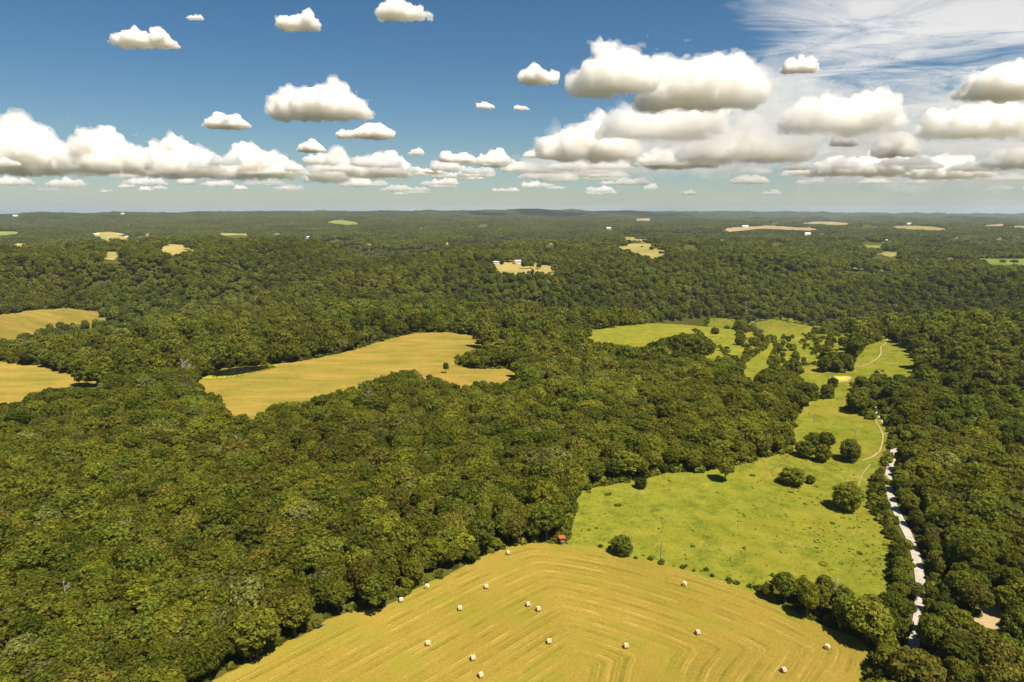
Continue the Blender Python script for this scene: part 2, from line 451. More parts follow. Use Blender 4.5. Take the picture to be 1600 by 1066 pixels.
def sheet(name, outline, step, off, mat, edge_attr=None, jag=0.0, seed=1, reach=False):
    """a sheet draped over the ground: outline densified and roughened, filled with a grid"""
    g = np.random.default_rng(seed); P = under(np.asarray(outline, float)[:, :2]) if reach else np.asarray(outline, float)[:, :2]; b = []
    for i in range(len(P)):
        a_, c_ = P[i], P[(i+1) % len(P)]; n = max(1, int(np.hypot(*(c_-a_)) / step))
        for k in range(n):
            q = a_ + (c_-a_) * k / n
            b.append(q + (g.normal(0, jag, 2) if k and jag else 0))
    b = np.array(b)
    x0, y0 = b.min(0); x1, y1 = b.max(0)
    X, Y = np.meshgrid(np.arange(x0, x1, step), np.arange(y0, y1, step)); X = X.ravel(); Y = Y.ravel()
    m = inside(X, Y, b); X = X[m]; Y = Y[m]
    if len(X):
        m = seg_dist(X, Y, np.vstack([b, b[:1]])) > step * 0.45; X = X[m]; Y = Y[m]
    vs = [Vector(q) for q in b] + [Vector((a_, c_)) for a_, c_ in zip(X, Y)]
    nb = len(b)
    ov, _, of, *_ = delaunay_2d_cdt(vs, [(i, (i+1) % nb) for i in range(nb)], [], 1, 1e-4)
    V = np.array([(q.x, q.y, 0) for q in ov])
    V[:, 2] = H(V[:, 0], V[:, 1]) + off
    at_ = {'edge_distance': seg_dist(V[:, 0], V[:, 1], edge_attr)} if edge_attr is not None else None
    F = np.array([f for f in of if len(f) == 3])
    n = np.cross(V[F[:, 1]] - V[F[:, 0]], V[F[:, 2]] - V[F[:, 0]]); F[n[:, 2] < 0] = F[n[:, 2] < 0][:, ::-1]
    return link(name, mesh_np(name, V, F, [mat], smooth=True, attrs=at_))
for i, f in enumerate(FIELDS):
    k = f['kind']
    if k == 'mown':
        ep = np.array([(215,1132),(500,988),(792,851),(860,847),(1000,872),(1190,931),(1300,984),(1352,1006),(1366,1040),(1318,1132)], float); sm_ = march(ep[:, 0], ep[:, 1], H)[:, :2]
        for _ in range(3): sm_ = np.vstack([sm_[:1]] + [np.array([.75*a_ + .25*b_, .25*a_ + .75*b_]) for a_, b_ in zip(sm_[:-1], sm_[1:])] + [sm_[-1:]])
        o = sheet('hay_field', f['w'], 1.5, 0.14, FM[k], sm_, 0.35, i)
        tag(o, 'mown golden hay field striped with curving mowing lines', kind='structure')
    elif f['far']:
        o = sheet('field', f['w'], f['R'] / 5, 0.8 + 0.00035 * np.hypot(*f['c']), FM[k], None, f['R'] * 0.02, i, True)
        tag(o, kind='structure')
    else:
        o = sheet('pasture' if k == 'pasture' else 'field', f['w'], 4.0, (0.11 if k == 'pasture' else 0.4) + max(0, np.linalg.norm(f['w'][:, :2].mean(0)) - 480) * .0026, FM[k], None, 0.8, i, True)
        tag(o, kind='structure')

sheet('pasture', OVERW, 4.0, 0.35, FM['pasture'], None, 0.8, 77)['kind'] = 'structure'
def ribbon(name, pxs, width, off, mat, wob=0.0, seed=2, clip=None):
    """a strip of ground along a line"""
    g = np.random.default_rng(seed)
    P = march(np.array([p[0] for p in pxs], float), np.array([p[1] for p in pxs], float), H)[:, :2]
    s = np.concatenate([[0], np.cumsum(np.hypot(*np.diff(P, axis=0).T))])
    n = max(8, int(s[-1] / 2.0)); q = np.linspace(0, s[-1], n)
    c = np.stack([np.interp(q, s, P[:, 0]), np.interp(q, s, P[:, 1])], -1)
    for _ in range(3): c[1:-1] = (c[:-2] + 2*c[1:-1] + c[2:]) / 4
    tn = np.gradient(c, axis=0); tn /= np.linalg.norm(tn, axis=1)[:, None]; nn = np.stack([-tn[:, 1], tn[:, 0]], -1)
    V = []
    for k in (-1, -0.33, 0.33, 1):
        w = width / 2 * k * (1 + wob * np.convolve(g.normal(0, 1, n + 6), np.ones(7) / 7 * 2, 'valid'))
        e = c + nn * w[:, None]; V.append(np.column_stack([e, H(e[:, 0], e[:, 1]) + off]))
    V = np.stack(V, 1).reshape(-1, 3); F = []
    for i in range(n - 1):
        for k in range(3): F.append((i*4+k, i*4+k+1, i*4+5+k, i*4+4+k))
    o = link(name, mesh_np(name, V, np.array(F)[:, ::-1], [mat], smooth=True)); tag(o, kind='structure')
    return c
def m_gravel():
    t = NT('white_gravel'); P = t.pos(); a = t.noise(0.5, 5, 0.7, P); b = t.noise(5, 3, 0.6, P)
    f = t.math('ADD', t.math('MULTIPLY', a, 0.6), t.math('MULTIPLY', b, 0.4))
    c = t.ramp(f, [(0.3, (0.26, 0.22, 0.16)), (0.5, (0.46, 0.41, 0.33)), (0.75, (0.62, 0.57, 0.49))])
    return t.diffuse(c, 0.9, b, 0.5, 0.1)
def m_dirt(name='bare_dirt', c0=(0.36, 0.26, 0.13), c1=(0.52, 0.40, 0.22)):
    t = NT(name); P = t.pos(); a = t.noise(0.8, 4, 0.7, P)
    return t.diffuse(t.mix(a, c0, c1), 0.9, a, 0.4, 0.1)
M_GRAVEL, M_DIRT = m_gravel(), m_dirt()
ROAD_PX = [(1352,610),(1360,628),(1372,645),(1383,662),(1394,682),(1397,702),(1393,722),(1388,742),(1389,765),(1396,790),(1408,815),(1422,842),(1432,872),
           (1438,905),(1438,940),(1434,975),(1428,1005),(1420,1035),(1412,1066),(1400,1120)]
ROAD = ribbon('gravel_road', ROAD_PX, 3.0, 0.24, M_GRAVEL, 0.05)
ribbon('path', [(1387,528),(1384,536),(1376,543),(1377,552),(1372,560),(1360,568),(1346,572),(1332,575)], 0.9, 0.3, M_DIRT, 0.25, 4)
ribbon('path', [(1350,634),(1354,648),(1358,652)], 1.2, 0.3, M_DIRT, 0.3, 5)
ribbon('path', [(1366,655),(1374,668),(1380,680),(1378,694),(1374,708)], 0.55, 0.3, M_DIRT, 0.3, 6)
ribbon('path', [(1346,720),(1362,716),(1372,708)], 0.8, 0.3, M_DIRT, 0.3, 7)
ribbon('path', [(1322,800),(1334,780),(1348,740),(1360,726)], 0.3, 0.3, M_DIRT, 0.3, 8)
ribbon('path', [(195,372),(200,369),(190,367),(178,365)], 16, 3.0, M_GRAVEL, 0.1, 9)
sheet('bare_ground', march(np.array([1520,1552,1582,1590,1576,1540,1522.]), np.array([938,930,940,962,984,988,972.]), H), 2, 0.35, M_DIRT, None, 0.5, 3)['kind'] = 'structure'

# ponds
def m_water():
    t = NT('pond_water'); b = t.n('BsdfPrincipled', {'Base Color': (0.012, 0.010, 0.007), 'Roughness': 0.07, 'IOR': 1.33})
    nz = t.noise(1.5, 3, 0.5, t.pos()); bp = t.n('Bump', {'Height': nz, 'Strength': 0.05, 'Distance': 0.05}); t.set(b.inputs['Normal'], bp)
    return t.surf(b.outputs[0])
POND = march(np.array([326,340,360,385,405,418,424,412,395,365,340.]), np.array([588,582.5,579,576,574.5,574.5,576,579.5,583,588.5,590.]), H)
pc = POND.mean(0)
sheet('pond_margin', pc + (POND - pc) * np.array([1.22, 1.5, 1]), 2.0, 0.85, m_far('pond_margin_weed', (0.16, 0.17, 0.012), (0.34, 0.30, 0.02)), None, 0.6, 21)['kind'] = 'structure'
pond = sheet('pond', POND, 3.0, 0.0, m_water(), None, 0.3, 22)
PZ = float(H(POND[:, 0], POND[:, 1]).max()) + 0.95
for v in pond.data.vertices: v.co.z = PZ
tag(pond, kind='structure')
AP = march(np.array([1302,1308,1316,1323,1325,1320,1310,1303.]), np.array([591,589.5,589.5,590,592.5,595,595.5,594.5]), H)
ac = AP.mean(0)
sheet('pond_bank', ac + (AP - ac) * np.array([1.5, 1.6, 1]), 2.0, 0.25, M_DIRT, None, 0.7, 23)['kind'] = 'structure'
def m_algae():
    t = NT('yellow_algae'); n = t.noise(0.6, 4, 0.6, t.pos()); c = t.mix(n, (0.42, 0.40, 0.006), (0.62, 0.55, 0.01))
    return t.surf(t.n('BsdfPrincipled', {'Base Color': c, 'Roughness': 0.5}).outputs[0])
tag(sheet('algae_pond', AP, 2.0, 0.45, m_algae(), None, 0.3, 24), kind='structure')

# ------------------------------------------------------------------ foliage and bark materials
def m_leaf(name, stops, trans=0.46):
    t = NT(name)
    ob = t.n('ObjectInfo').outputs['Random']
    tint = t.n('Attribute', attribute_name='tint').outputs['Fac']
    isl = t.n('NewGeometry').outputs['Random Per Island']
    f = t.math('FRACT', t.math('ADD', ob, tint))
    c = t.ramp(f, stops)
    v = t.math('ADD', 0.62, t.math('MULTIPLY', isl, 0.80))
    ln = t.noise(0.0034, 4, 0.6, t.pos())
    v = t.math('MULTIPLY', v, t.mapr(ln, 0.3, 0.7, 0.68, 1.34))
    v2 = t.math('ADD', 0.74, t.math('MULTIPLY', t.math('FRACT', t.math('MULTIPLY', f, 7.31)), 0.62))
    v = t.math('MULTIPLY', v, v2)
    hsv = t.n('HueSaturation', {'Color': c, 'Value': v, 'Hue': t.math('ADD', t.mapr(t.noise(0.006, 2, 0.5, t.n('VectorMath', {0: t.pos(), 1: (531., 77., 0.)}).outputs[0]), 0.3, 0.7, 0.484, 0.500), t.math('MULTIPLY', isl, 0.012))})
    d = t.n('BsdfDiffuse', {'Color': hsv.outputs[0]}); tr = t.n('BsdfTranslucent', {'Color': hsv.outputs[0]})
    mx = t.n('MixShader', {0: trans}); t.set(mx.inputs[1], d); t.set(mx.inputs[2], tr)
    return t.surf(mx.outputs[0])
C_OLIVE, C_GREEN, C_DARK, C_YEL, C_GREY, C_BROWN = (0.152,0.156,0.017), (0.126,0.146,0.016), (0.104,0.118,0.015), (0.186,0.190,0.017), (0.160,0.166,0.038), (0.154,0.140,0.021)
def around(c, d=0.14): return [(0, tuple(x*(1-d) for x in c)), (0.5, c), (1, tuple(x*(1+d) for x in c))]
LEAF = dict(olive=m_leaf('leaves_olive', around(C_OLIVE)), green=m_leaf('leaves_green', around(C_GREEN)), dark=m_leaf('leaves_dark', around(C_DARK)),
            yellow=m_leaf('leaves_yellow_green', around(C_YEL)), grey=m_leaf('leaves_grey_green', around(C_GREY)), brown=m_leaf('leaves_brownish', around(C_BROWN)))
LEAF_MIX = m_leaf('leaves_mixed', [(0, C_OLIVE), (0.3, C_OLIVE), (0.36, C_GREEN), (0.62, C_GREEN), (0.67, C_DARK), (0.80, C_DARK), (0.84, C_YEL), (0.90, C_YEL), (0.93, C_GREY), (0.97, C_BROWN), (1, C_OLIVE)])
M_BARK = plain('bark', (0.12, 0.095, 0.07), 0.3, 2.0, 0.9)
M_DEADWOOD = plain('dead_wood', (0.30, 0.26, 0.21), 0.25, 2.0, 0.9)

# ------------------------------------------------------------------ tree models
ICO_V, ICO_F = None, None
def _ico():
    import bmesh
    bm = bmesh.new(); bmesh.ops.create_icosphere(bm, subdivisions=1, radius=1.0)
    v = np.array([x.co[:] for x in bm.verts]); f = np.array([[y.index for y in x.verts] for x in bm.faces]); bm.free(); return v, f
ICO_V, ICO_F = _ico()
def fib(n, g):
    i = np.arange(n) + 0.5; ph = np.arccos(1 - 2*i/n); th = math.pi * (1 + 5**0.5) * i + g.uniform(0, 6.28)
    return np.stack([np.cos(th)*np.sin(ph), np.sin(th)*np.sin(ph), np.cos(ph)], -1)
def crown_geo(seed, R=5.0, z0=4.0, z1=13.0, nlobe=24, leaf=0.55, per=90, low=False, spread=0.62, lobe=(0.26, 0.44), core=0.74):
    """leaf clumps spread over the surfaces of many rounded boughs; returns verts, quads, core verts, core tris"""
    g = np.random.default_rng(seed)
    zc = z0 + (z1 - z0) * (0.42 if not low else 0.36); hz = (z1 - z0) / 2
    L = []; tries = 0
    while len(L) < nlobe and tries < 4000:
        tries += 1
        d = g.normal(0, 1, 3); d /= np.linalg.norm(d)
        if d[2] < -0.55 and not low: continue
        k = g.uniform(0.72, 1.0)
        lr = R * g.uniform(*lobe)
        sx = R * spread * (1.08 if lobe[0] > .2 else 1.2)
        p = np.array([d[0]*sx*k, d[1]*sx*k, zc + d[2]*(hz*0.72)*k])
        if any(np.linalg.norm(p - q) < 0.52 * (lr + r) for q, r in L): continue
        L.append((p, lr))
    L.append((np.array([0, 0, zc]), R * 0.55))
    C = np.array([p for p, _ in L]); RR = np.array([r for _, r in L])
    V = []; N = []
    for p, r in L:
        n = max(6, int(per * (r / (R*0.35))**2))
        d = fib(n, g) + g.normal(0, 0.12, (n, 3)); d /= np.linalg.norm(d, axis=1)[:, None]
        q = p + d * (r * g.uniform(0.80, 1.10, n))[:, None] * np.array([1, 1, 0.88])
        dist = np.linalg.norm(q[:, None, :] - C[None], axis=2) / RR[None]
        keep = (np.sort(dist, 1)[:, 0] > 0.70)
        V.append(q[keep]); N.append(d[keep])
    V = np.concatenate(V); N = np.concatenate(N); n = len(V)
    N = N + g.normal(0, 0.42, (n, 3)) + np.array([0, 0, 0.15]); N /= np.linalg.norm(N, axis=1)[:, None]
    a = np.cross(N, g.normal(0, 1, (n, 3))); a /= np.linalg.norm(a, axis=1)[:, None]; b = np.cross(N, a)
    s = leaf * g.uniform(0.65, 1.35, (n, 1))
    co = []
    for ca, cb in ((-1, -0.75), (0.85, -0.9), (1, 0.8), (-0.8, 1)):
        j = g.uniform(0.55, 1.15, (n, 2))
        co.append(V + a*s*0.62*ca*j[:, :1] + b*s*0.62*cb*j[:, 1:] + N * s * g.normal(0, 0.12, (n, 1)))
    QV = np.stack(co, 1).reshape(-1, 3); QF = np.arange(len(QV)).reshape(-1, 4)
    CV = np.concatenate([p + ICO_V * r * core * np.array([1, 1, 0.88]) for p, r in L]); CF = np.concatenate([ICO_F + i*len(ICO_V) for i in range(len(L))])
    return QV, QF, CV, CF
def crown_mesh(name, geo, mat, tint=0.0):
    QV, QF, CV, CF = geo
    return mesh_np(name, np.concatenate([QV, CV]), [QF, CF + len(QV)], [mat], attrs={'tint': np.full(len(QV) + len(CV), tint)})
def trunk_geo(seed, h=13.0, R=5.0, r0=0.32, limbs=5):
    g = random.Random(seed); G = Geo()
    top = h * 0.62
    pts = [(0, 0, -0.6), (g.uniform(-.1, .1), g.uniform(-.1, .1), 1.5), (g.uniform(-.3, .3), g.uniform(-.3, .3), top*0.55), (g.uniform(-.5, .5), g.uniform(-.5, .5), top)]
    G.tube(pts, [r0*1.35, r0, r0*0.75, r0*0.3], 7)
    for i in range(limbs):
        a = 6.28 * i / limbs + g.uniform(-.4, .4); z = h * g.uniform(0.25, 0.45); L = R * g.uniform(0.45, 0.75)
        b = Vector((0.1, 0.1, z)); m = b + Vector((math.cos(a)*L*.5, math.sin(a)*L*.5, h*.10)); e = b + Vector((math.cos(a)*L, math.sin(a)*L, h*.24))
        G.tube([b, m, e], [r0*.55, r0*.38, r0*.14], 5)
    return G
def dead_geo(seed, h=12.0, R=3.5):
    g = random.Random(seed); G = Geo()
    G.tube([(0,0,-.5), (.1,.1,h*.3), (-.15,.1,h*.65), (.1,-.1,h)], [.30, .22, .13, .04], 6)
    for i in range(15):
        a = g.uniform(0, 6.28); z = h * g.uniform(.32, .9); L = R * g.uniform(.5, 1.0) * (1.15 - z/h*.6)
        b = Vector((0, 0, z)); e = b + Vector((math.cos(a)*L, math.sin(a)*L, L*g.uniform(.35, .9))); m = (b + e) / 2 + Vector((0, 0, -L*.06))
        G.tube([b, m, e], [.10, .07, .025], 4)
        for _ in range(4):
            k = g.uniform(.35, .95); s_ = b.lerp(e, k); a2 = a + g.uniform(-1.3, 1.3); l2 = L * g.uniform(.2, .45)
            G.tube([s_, s_ + Vector((math.cos(a2)*l2, math.sin(a2)*l2, l2*g.uniform(.2, .9)))], [.05, .018], 3)
    return G
# near models: one crown + trunk mesh per shape, one leaf colour each
KINDS = ['olive', 'green', 'olive', 'dark', 'green', 'yellow', 'olive', 'green', 'olive', 'brown', 'dark', 'green', 'olive', 'grey']
MODELS = []
for i, k in enumerate(KINDS):
    g = np.random.default_rng(100 + i)
    geo = crown_geo(100 + i, 5.0, 3.2, 13.0 + g.uniform(-1, 1), int(g.integers(40, 58)), 0.54, 92, lobe=(0.16, 0.31), core=0.70)
    MODELS.append(dict(kind=k, crown=crown_mesh('crown', geo, LEAF[k]), geo=geo, trunk=trunk_geo(100 + i)))
for m in MODELS: m['trunk_me'] = m['trunk'].mesh('trunk', M_BARK, True)
LONE = []
for i, k in enumerate(['olive', 'dark', 'green', 'yellow']):
    geo = crown_geo(300 + i, 5.0, 0.9, 13.0, 62, 0.5, 95, low=True, spread=0.66, lobe=(0.16, 0.30), core=0.72)
    LONE.append(dict(kind=k, crown=crown_mesh('crown', geo, LEAF[k]), trunk_me=trunk_geo(300 + i).mesh('trunk', M_BARK, True)))
DEAD = [dead_geo(500 + i).mesh('dead_tree', M_DEADWOOD) for i in range(3)]

# models for the mass of the forest (kept outside the scene, used by the one forest object)
protos = bpy.data.collections.new('forest_models')
PN = []
def proto(me):
    o = bpy.data.objects.new('forest_model_%02d' % len(PN), me); protos.objects.link(o); PN.append(o); return len(PN) - 1
def joined(m, mat):
    QV, QF, CV, CF = m['geo']; T = m['trunk']
    tf4 = np.array([f for f in T.f if len(f) == 4])
    V = np.concatenate([QV, CV, np.array(T.v)]); o = len(QV) + len(CV)
    return mesh_np('forest_tree', V, [QF, CF + len(QV), tf4 + o], [mat, M_BARK], np.concatenate([np.zeros(len(QF) + len(CF)), np.ones(len(tf4))]))
P_NEAR = [proto(joined(m, LEAF[m['kind']])) for m in MODELS]
P_MID = []
for i in range(7):
    geo = crown_geo(400 + i, 5.0, 3.0, 13.0, 30, 0.95, 30, lobe=(0.18, 0.34), core=0.70)
    P_MID.append(proto(crown_mesh('forest_tree_mid', geo, LEAF_MIX)))
def clump(seed, size, sp, leaf, per, nl):
    g = np.random.default_rng(seed); Qs = []; Qf = []; Cs = []; Cf = []; tq = []; tc = []; nq = nc = 0
    n = max(1, int(size / sp))
    for a in range(n):
        for b in range(n):
            geo = crown_geo(int(g.integers(1e6)), 5.0, 2.0, 12.5, nl, leaf, per)
            s = g.uniform(0.75, 1.2); off = np.array([(a + .5) * sp - size/2 + g.normal(0, sp*.22), (b + .5) * sp - size/2 + g.normal(0, sp*.22), g.uniform(-1.5, 1.0)])
            t = g.uniform()
            Qs.append(geo[0]*s + off); Qf.append(geo[1] + nq); Cs.append(geo[2]*s + off); Cf.append(geo[3] + nc)
            tq.append(np.full(len(geo[0]), t)); tc.append(np.full(len(geo[2]), t)); nq += len(geo[0]); nc += len(geo[2])
    V = np.concatenate(Qs + Cs)
    return mesh_np('forest_clump', V, [np.concatenate(Qf), np.concatenate(Cf) + nq], [LEAF_MIX], attrs={'tint': np.concatenate(tq + tc)})
P_C36 = [proto(clump(700 + i, 36, 7.2, 2.0, 7, 7)) for i in range(4)]
P_C90 = [proto(clump(720 + i, 66, 8.2, 3.0, 4, 4)) for i in range(3)]
def shrub_geo(seed): return crown_geo(seed, 1.0, 0.0, 1.5, 9, 0.30, 34, low=True)
SHRUB = [crown_mesh('shrub', shrub_geo(800 + i), LEAF[k]) for i, k in enumerate(['green', 'olive', 'dark', 'yellow'])]
P_SHRUB = [proto(m) for m in SHRUB]

# ------------------------------------------------------------------ where trees may stand
CLEAR_VIEW = [   # parts of the road seen between the crowns
    [(1366,640),(1376,640),(1400,680),(1404,705),(1398,725),(1394,745),(1396,765),(1404,790),(1420,818),(1434,845),(1440,868),(1428,868),(1412,838),(1396,806),(1386,775),(1383,745),(1388,715),(1390,695),(1382,668)],
    [(1416,1024),(1426,1022),(1425,1034),(1412,1056),(1408,1056)],
    [(326,590),(342,580),(424,572),(424,578),(400,585),(360,591)],
]
# distant buildings: pixel of the base, length, depth, wall height, turn, wall, roof, label
HOUSES = [
    (150,368,30,14,5,.1,'WHT','WHT','long white farm shed beside the pale track at far left',False), (169,374,16,9,4,-.2,'WHT','GRY','small white house in the tan farmyard at far left',True),
    (231,368.5,20,12,6,.7,'GRY','RRF','barn with rust red roof right of the far left farmyard',False), (809,412,11,7,4,.15,'WHT','WHT','white farmhouse on the hilltop field beyond the forest',True),
    (803,413.3,5,4,2.4,.15,'REDW','RRF','small red shed beside the white hilltop farmhouse',False), (776,412.5,11,4,2.6,-.05,'WHT','CRM','long low pale trailer home at the left end of the hilltop field',False),
    (951,358,26,12,6,.1,'WHT','WHT','white barn in the forest beyond the far tan field',False), (959,358.6,14,9,4,-.1,'WHT','GRY','small white house right of the far white barn',True),
    (1261,367,30,14,6,.1,'WHT','WHT','large white barn beyond the valley right of centre',False), (1282,368,22,12,5,-.1,'CRM','BRN','cream farmhouse right of the large white barn',True),
    (1387,378,16,9,4,.1,'WHT','WHT','white house at the corner of the far bright green field',True), (1470,399,9,7,4,.4,'WHT','WHT','tiny white shed in the forest at far right',False),
    (1486,400.5,16,8,3,-.1,'REDW','RRF','long red-roofed shed on bare ground at far right',False), (1541,404.5,13,9,4,.1,'WHT','GRY','grey-roofed white house left of the green field at far right',True),
    (480,372.5,20,11,5,.3,'WHT','WHT','white house alone in the forest left of centre',True), (406,392,20,9,3,-.05,'CRM','CRM','long pale shed on a bare clearing left of centre',False),
    (820,378.5,9,7,4,.2,'WHT','WHT','left one of two tiny white houses in the forest centre',True), (832,378.5,11,7,4,-.1,'WHT','WHT','right one of two tiny white houses in the forest centre',True),
    (890,378,9,7,4,.1,'WHT','CRM','single tiny white house right of the forest pair',True), (1420,351,36,16,8,.1,'WHT','WHT','white barn on the far tan strip at right',False),
    (1164,356,34,16,8,.1,'WHT','WHT','white barn on the far tan strip near centre right',False), (24,338.5,44,18,9,.1,'WHT','WHT','white building on the ridge at the far left',False),
    (192,335.5,40,18,9,-.1,'WHT','WHT','white building on top of the wooded ridge at left',False), (1585,612,3.6,2.6,1.6,.4,'WHT','WHT','white shed roof among trees at the right edge',False),
    (996,345,40,18,8,.1,'CRM','RRF','red-roofed building in the most distant clearing',False), (1225,641,3.0,2.2,1.4,.5,'REDW','RRF','small red-roofed shelter at the wood edge by the pasture',False)]
BUILD_PX = []
for h_ in HOUSES:
    mp_ = (CAM_H / max(math.tan(PITCH + math.atan((h_[1] - 533) / F_PX)), .003)) / F_PX
    w_ = max(h_[2] / mp_ / 2, 1.0) + .6; t_ = max((h_[4] + 3) / mp_, 1.6)
    BUILD_PX.append([(h_[0] - w_, h_[1] - t_), (h_[0] + w_, h_[1] - t_), (h_[0] + w_, h_[1] + .8), (h_[0] - w_, h_[1] + .8)])
ALLP = [(f['px'], f) for f in FIELDS]
def blocked(x, y, z, h, rad, clumpy=False):
    """True where a tree would stand on, or hide, open ground seen from the drone"""
    bad = np.zeros(len(x), bool)
    bu, bv, _ = project(x, y, z + 0.2)
    tu, tv, dep = project(x, y, z + h * 0.97)
    mu, mv, _ = project(x, y, z + h * 0.6)
    du = F_PX * rad * 0.7 / dep
    pts = [(bu, bv), (tu, tv), (mu - du, mv), (mu + du, mv)]
    for poly in [p for p, _ in ALLP] + [np.array(c, float) for c in CLEAR_VIEW] + [np.array(c, float) for c in BUILD_PX]:
        x0, y0 = poly.min(0) - 12; x1, y1 = poly.max(0) + 12
        s = np.where((bu > x0 - du) & (bu < x1 + du) & (tv < y1) & (bv > y0))[0]
        if not len(s): continue
        m = np.zeros(len(s), bool)
        for pu, pv in pts: m |= inside(pu[s], pv[s], poly)
        bad[s] |= m
    d = seg_dist(x, y, ROAD) < np.where(y > 205, 2.9, 2.1)
    return bad | (d & (np.hypot(x, y) < 600))
def scatter(r0, r1, sp, half=41.0, seed=0):
    g = np.random.default_rng(seed); t = math.tan(math.radians(half))
    ys = np.arange(r0 * 0.7, r1, sp); X = []; Y = []
    for i, yy in enumerate(ys):
        xm = yy * t + 60; xs = np.arange(-xm, xm, sp) + (sp/2 if i % 2 else 0)
        X.append(xs); Y.append(np.full(len(xs), yy))
    X = np.concatenate(X); Y = np.concatenate(Y)
    X += g.normal(0, sp*.24, len(X)); Y += g.normal(0, sp*.24, len(X))
    r = np.hypot(X, Y); m = (r >= r0) & (r < r1)
    return X[m], Y[m]
PTS = []   # x, y, z, index, sx, sz, rot
g0 = np.random.default_rng(77)
# near trees
x, y = scatter(105, 520, 6.1, 44, 1)
u, v, dep = project(x, y, 0 * x + 8)
# young, dense trees on the overgrown slope at the upper right and along the road
s = np.where(g0.uniform(0, 1, len(x)) < .26, g0.normal(1.32, 0.15, len(x)), g0.normal(0.86, 0.15, len(x))); s = np.clip(s, .55, 1.65); hz = np.clip(.46 + .50 * s, .7, 1.3) * np.clip(g0.normal(1.0, 0.07, len(x)), 0.8, 1.2) * (1 + .09 * _wsum(_waves(6, 42), x, y))
roadd = seg_dist(x, y, ROAD); sm = (roadd < 9) & ((y > 205) | (g0.uniform(0, 1, len(x)) < .6)); s = np.where(sm, s * 0.62, s); hz = np.where(sm, hz * 0.58, hz)
z = H(x, y)
# outer edge of the wood: lower
bad = blocked(x, y, z, 13 * hz, 5 * s)
x, y, z, s, hz = x[~bad], y[~bad], z[~bad], s[~bad], hz[~bad]
pat = _wsum(_waves(6, 90), x, y); pick = np.clip(g0.uniform(0, 1, len(x)), 0, .999)
idx = (pick * len(P_NEAR)).astype(int)
rot = g0.uniform(0, 6.28, len(x))
u, v, dep = project(x, y, z + 9)
vis = (u > -12) & (u < 1612) & (v < 1078)
size = np.where(vis, s * 1000 / dep, 0)
order = np.argsort(-size)
N_IND = 262
ind = order[:N_IND]; rest = order[N_IND:]
for i in rest: PTS.append((x[i], y[i], z[i], P_NEAR[idx[i]], s[i], hz[i], rot[i]))
near = [(x[i], y[i], z[i], idx[i], s[i], hz[i], rot[i], u[i], v[i]) for i in ind]
# lower trees filling the gaps
def infill(r0, r1, sp, prot, seed, lo_, hi_):
    x, y = scatter(r0, r1, sp, 42, seed); s = g0.uniform(lo_, hi_, len(x)); z = H(x, y)
    b = blocked(x, y, z, 13 * s, 5 * s) | inside(x, y, OVERW[:, :2]); x, y, z, s = x[~b], y[~b], z[~b], s[~b]; r = g0.uniform(0, 6.28, len(x)); k = g0.integers(0, len(prot), len(x))
    for i in range(len(x)): PTS.append((x[i], y[i], z[i] - .3, prot[k[i]], s[i] * 1.1, s[i], r[i]))
infill(105, 520, 9.0, P_NEAR, 21, .42, .72)
infill(520, 1100, 9.5, P_MID, 22, .45, .75)
# middle distance, far clumps
def band(r0, r1, sp, prot, h, rad, seed, smu=1.0, ssd=.16):
    x, y = scatter(r0, r1, sp, 40, seed); s = np.clip(g0.normal(smu, ssd, len(x)), 0.6*smu, 1.5*smu); z = H(x, y)
    if r0 < 1000:
        ov = inside(x, y, OVERW[:, :2]); s = np.where(ov, s * g0.uniform(.3, .8, len(x)), s); m_ = ~ov | (g0.uniform(0, 1, len(x)) < .50); x, y, z, s = x[m_], y[m_], z[m_], s[m_]
    b = blocked(x, y, z, h * s, rad * s); x, y, z, s = x[~b], y[~b], z[~b], s[~b]
    k = g0.integers(0, len(prot), len(x)); r = g0.uniform(0, 6.28, len(x)); q = s * np.clip(g0.normal(1, .15, len(x)), .7, 1.35)
    for i in range(len(x)): PTS.append((x[i], y[i], z[i] - 0.3 - (abs(g0.normal(0, 1.3)) if r0 < 1000 else 0), prot[k[i]], s[i], q[i], r[i]))
band(520, 1700, 7.8, P_MID, 13, 5, 2, 1.08, .28)
band(1700, 11000, 33, P_C36, 13, 16, 3, 1.0, .10)
band(11000, 26000, 66, P_C90, 13, 30, 4, 1.0, .10)
# shrubs along the edges of the woods
for f in FIELDS:
    if f['far']: continue
    P = f['w'][:, :2]; c = P.mean(0)
    for a_, b_ in zip(P, np.roll(P, -1, 0)):
        L = np.hypot(*(b_ - a_)); nrm = np.array([(b_-a_)[1], -(b_-a_)[0]]) / max(L, 1e-6)
        if inside(np.array([(a_+b_)[0]/2 + nrm[0]]), np.array([(a_+b_)[1]/2 + nrm[1]]), P)[0]: nrm = -nrm
        if f['kind'] != 'mown' and -nrm @ ((a_ + b_) / np.linalg.norm(a_ + b_)) > .2: continue
        for _ in range(int(L / 1.6)):
            q = a_ + (b_ - a_) * g0.uniform() + nrm * abs(g0.normal(0.6, 2.0))
            s_ = g0.uniform(0.7, 2.1) * (1.55 if f['kind'] != 'mown' else 0.95)
            u_, v_, _ = project(q[0], q[1], 2.0)
            if f['kind'] in ('mown', 'pasture') and inside(np.array([u_]), np.array([v_ + 1]), PASTURE)[0]: 
                if g0.uniform() < .6: continue
                s_ *= 0.55
            PTS.append((q[0], q[1], float(H(q[0], q[1])) - .15, P_SHRUB[int(g0.integers(4))], s_, s_ * g0.uniform(.7, 1.1), g0.uniform(0, 6.28)))
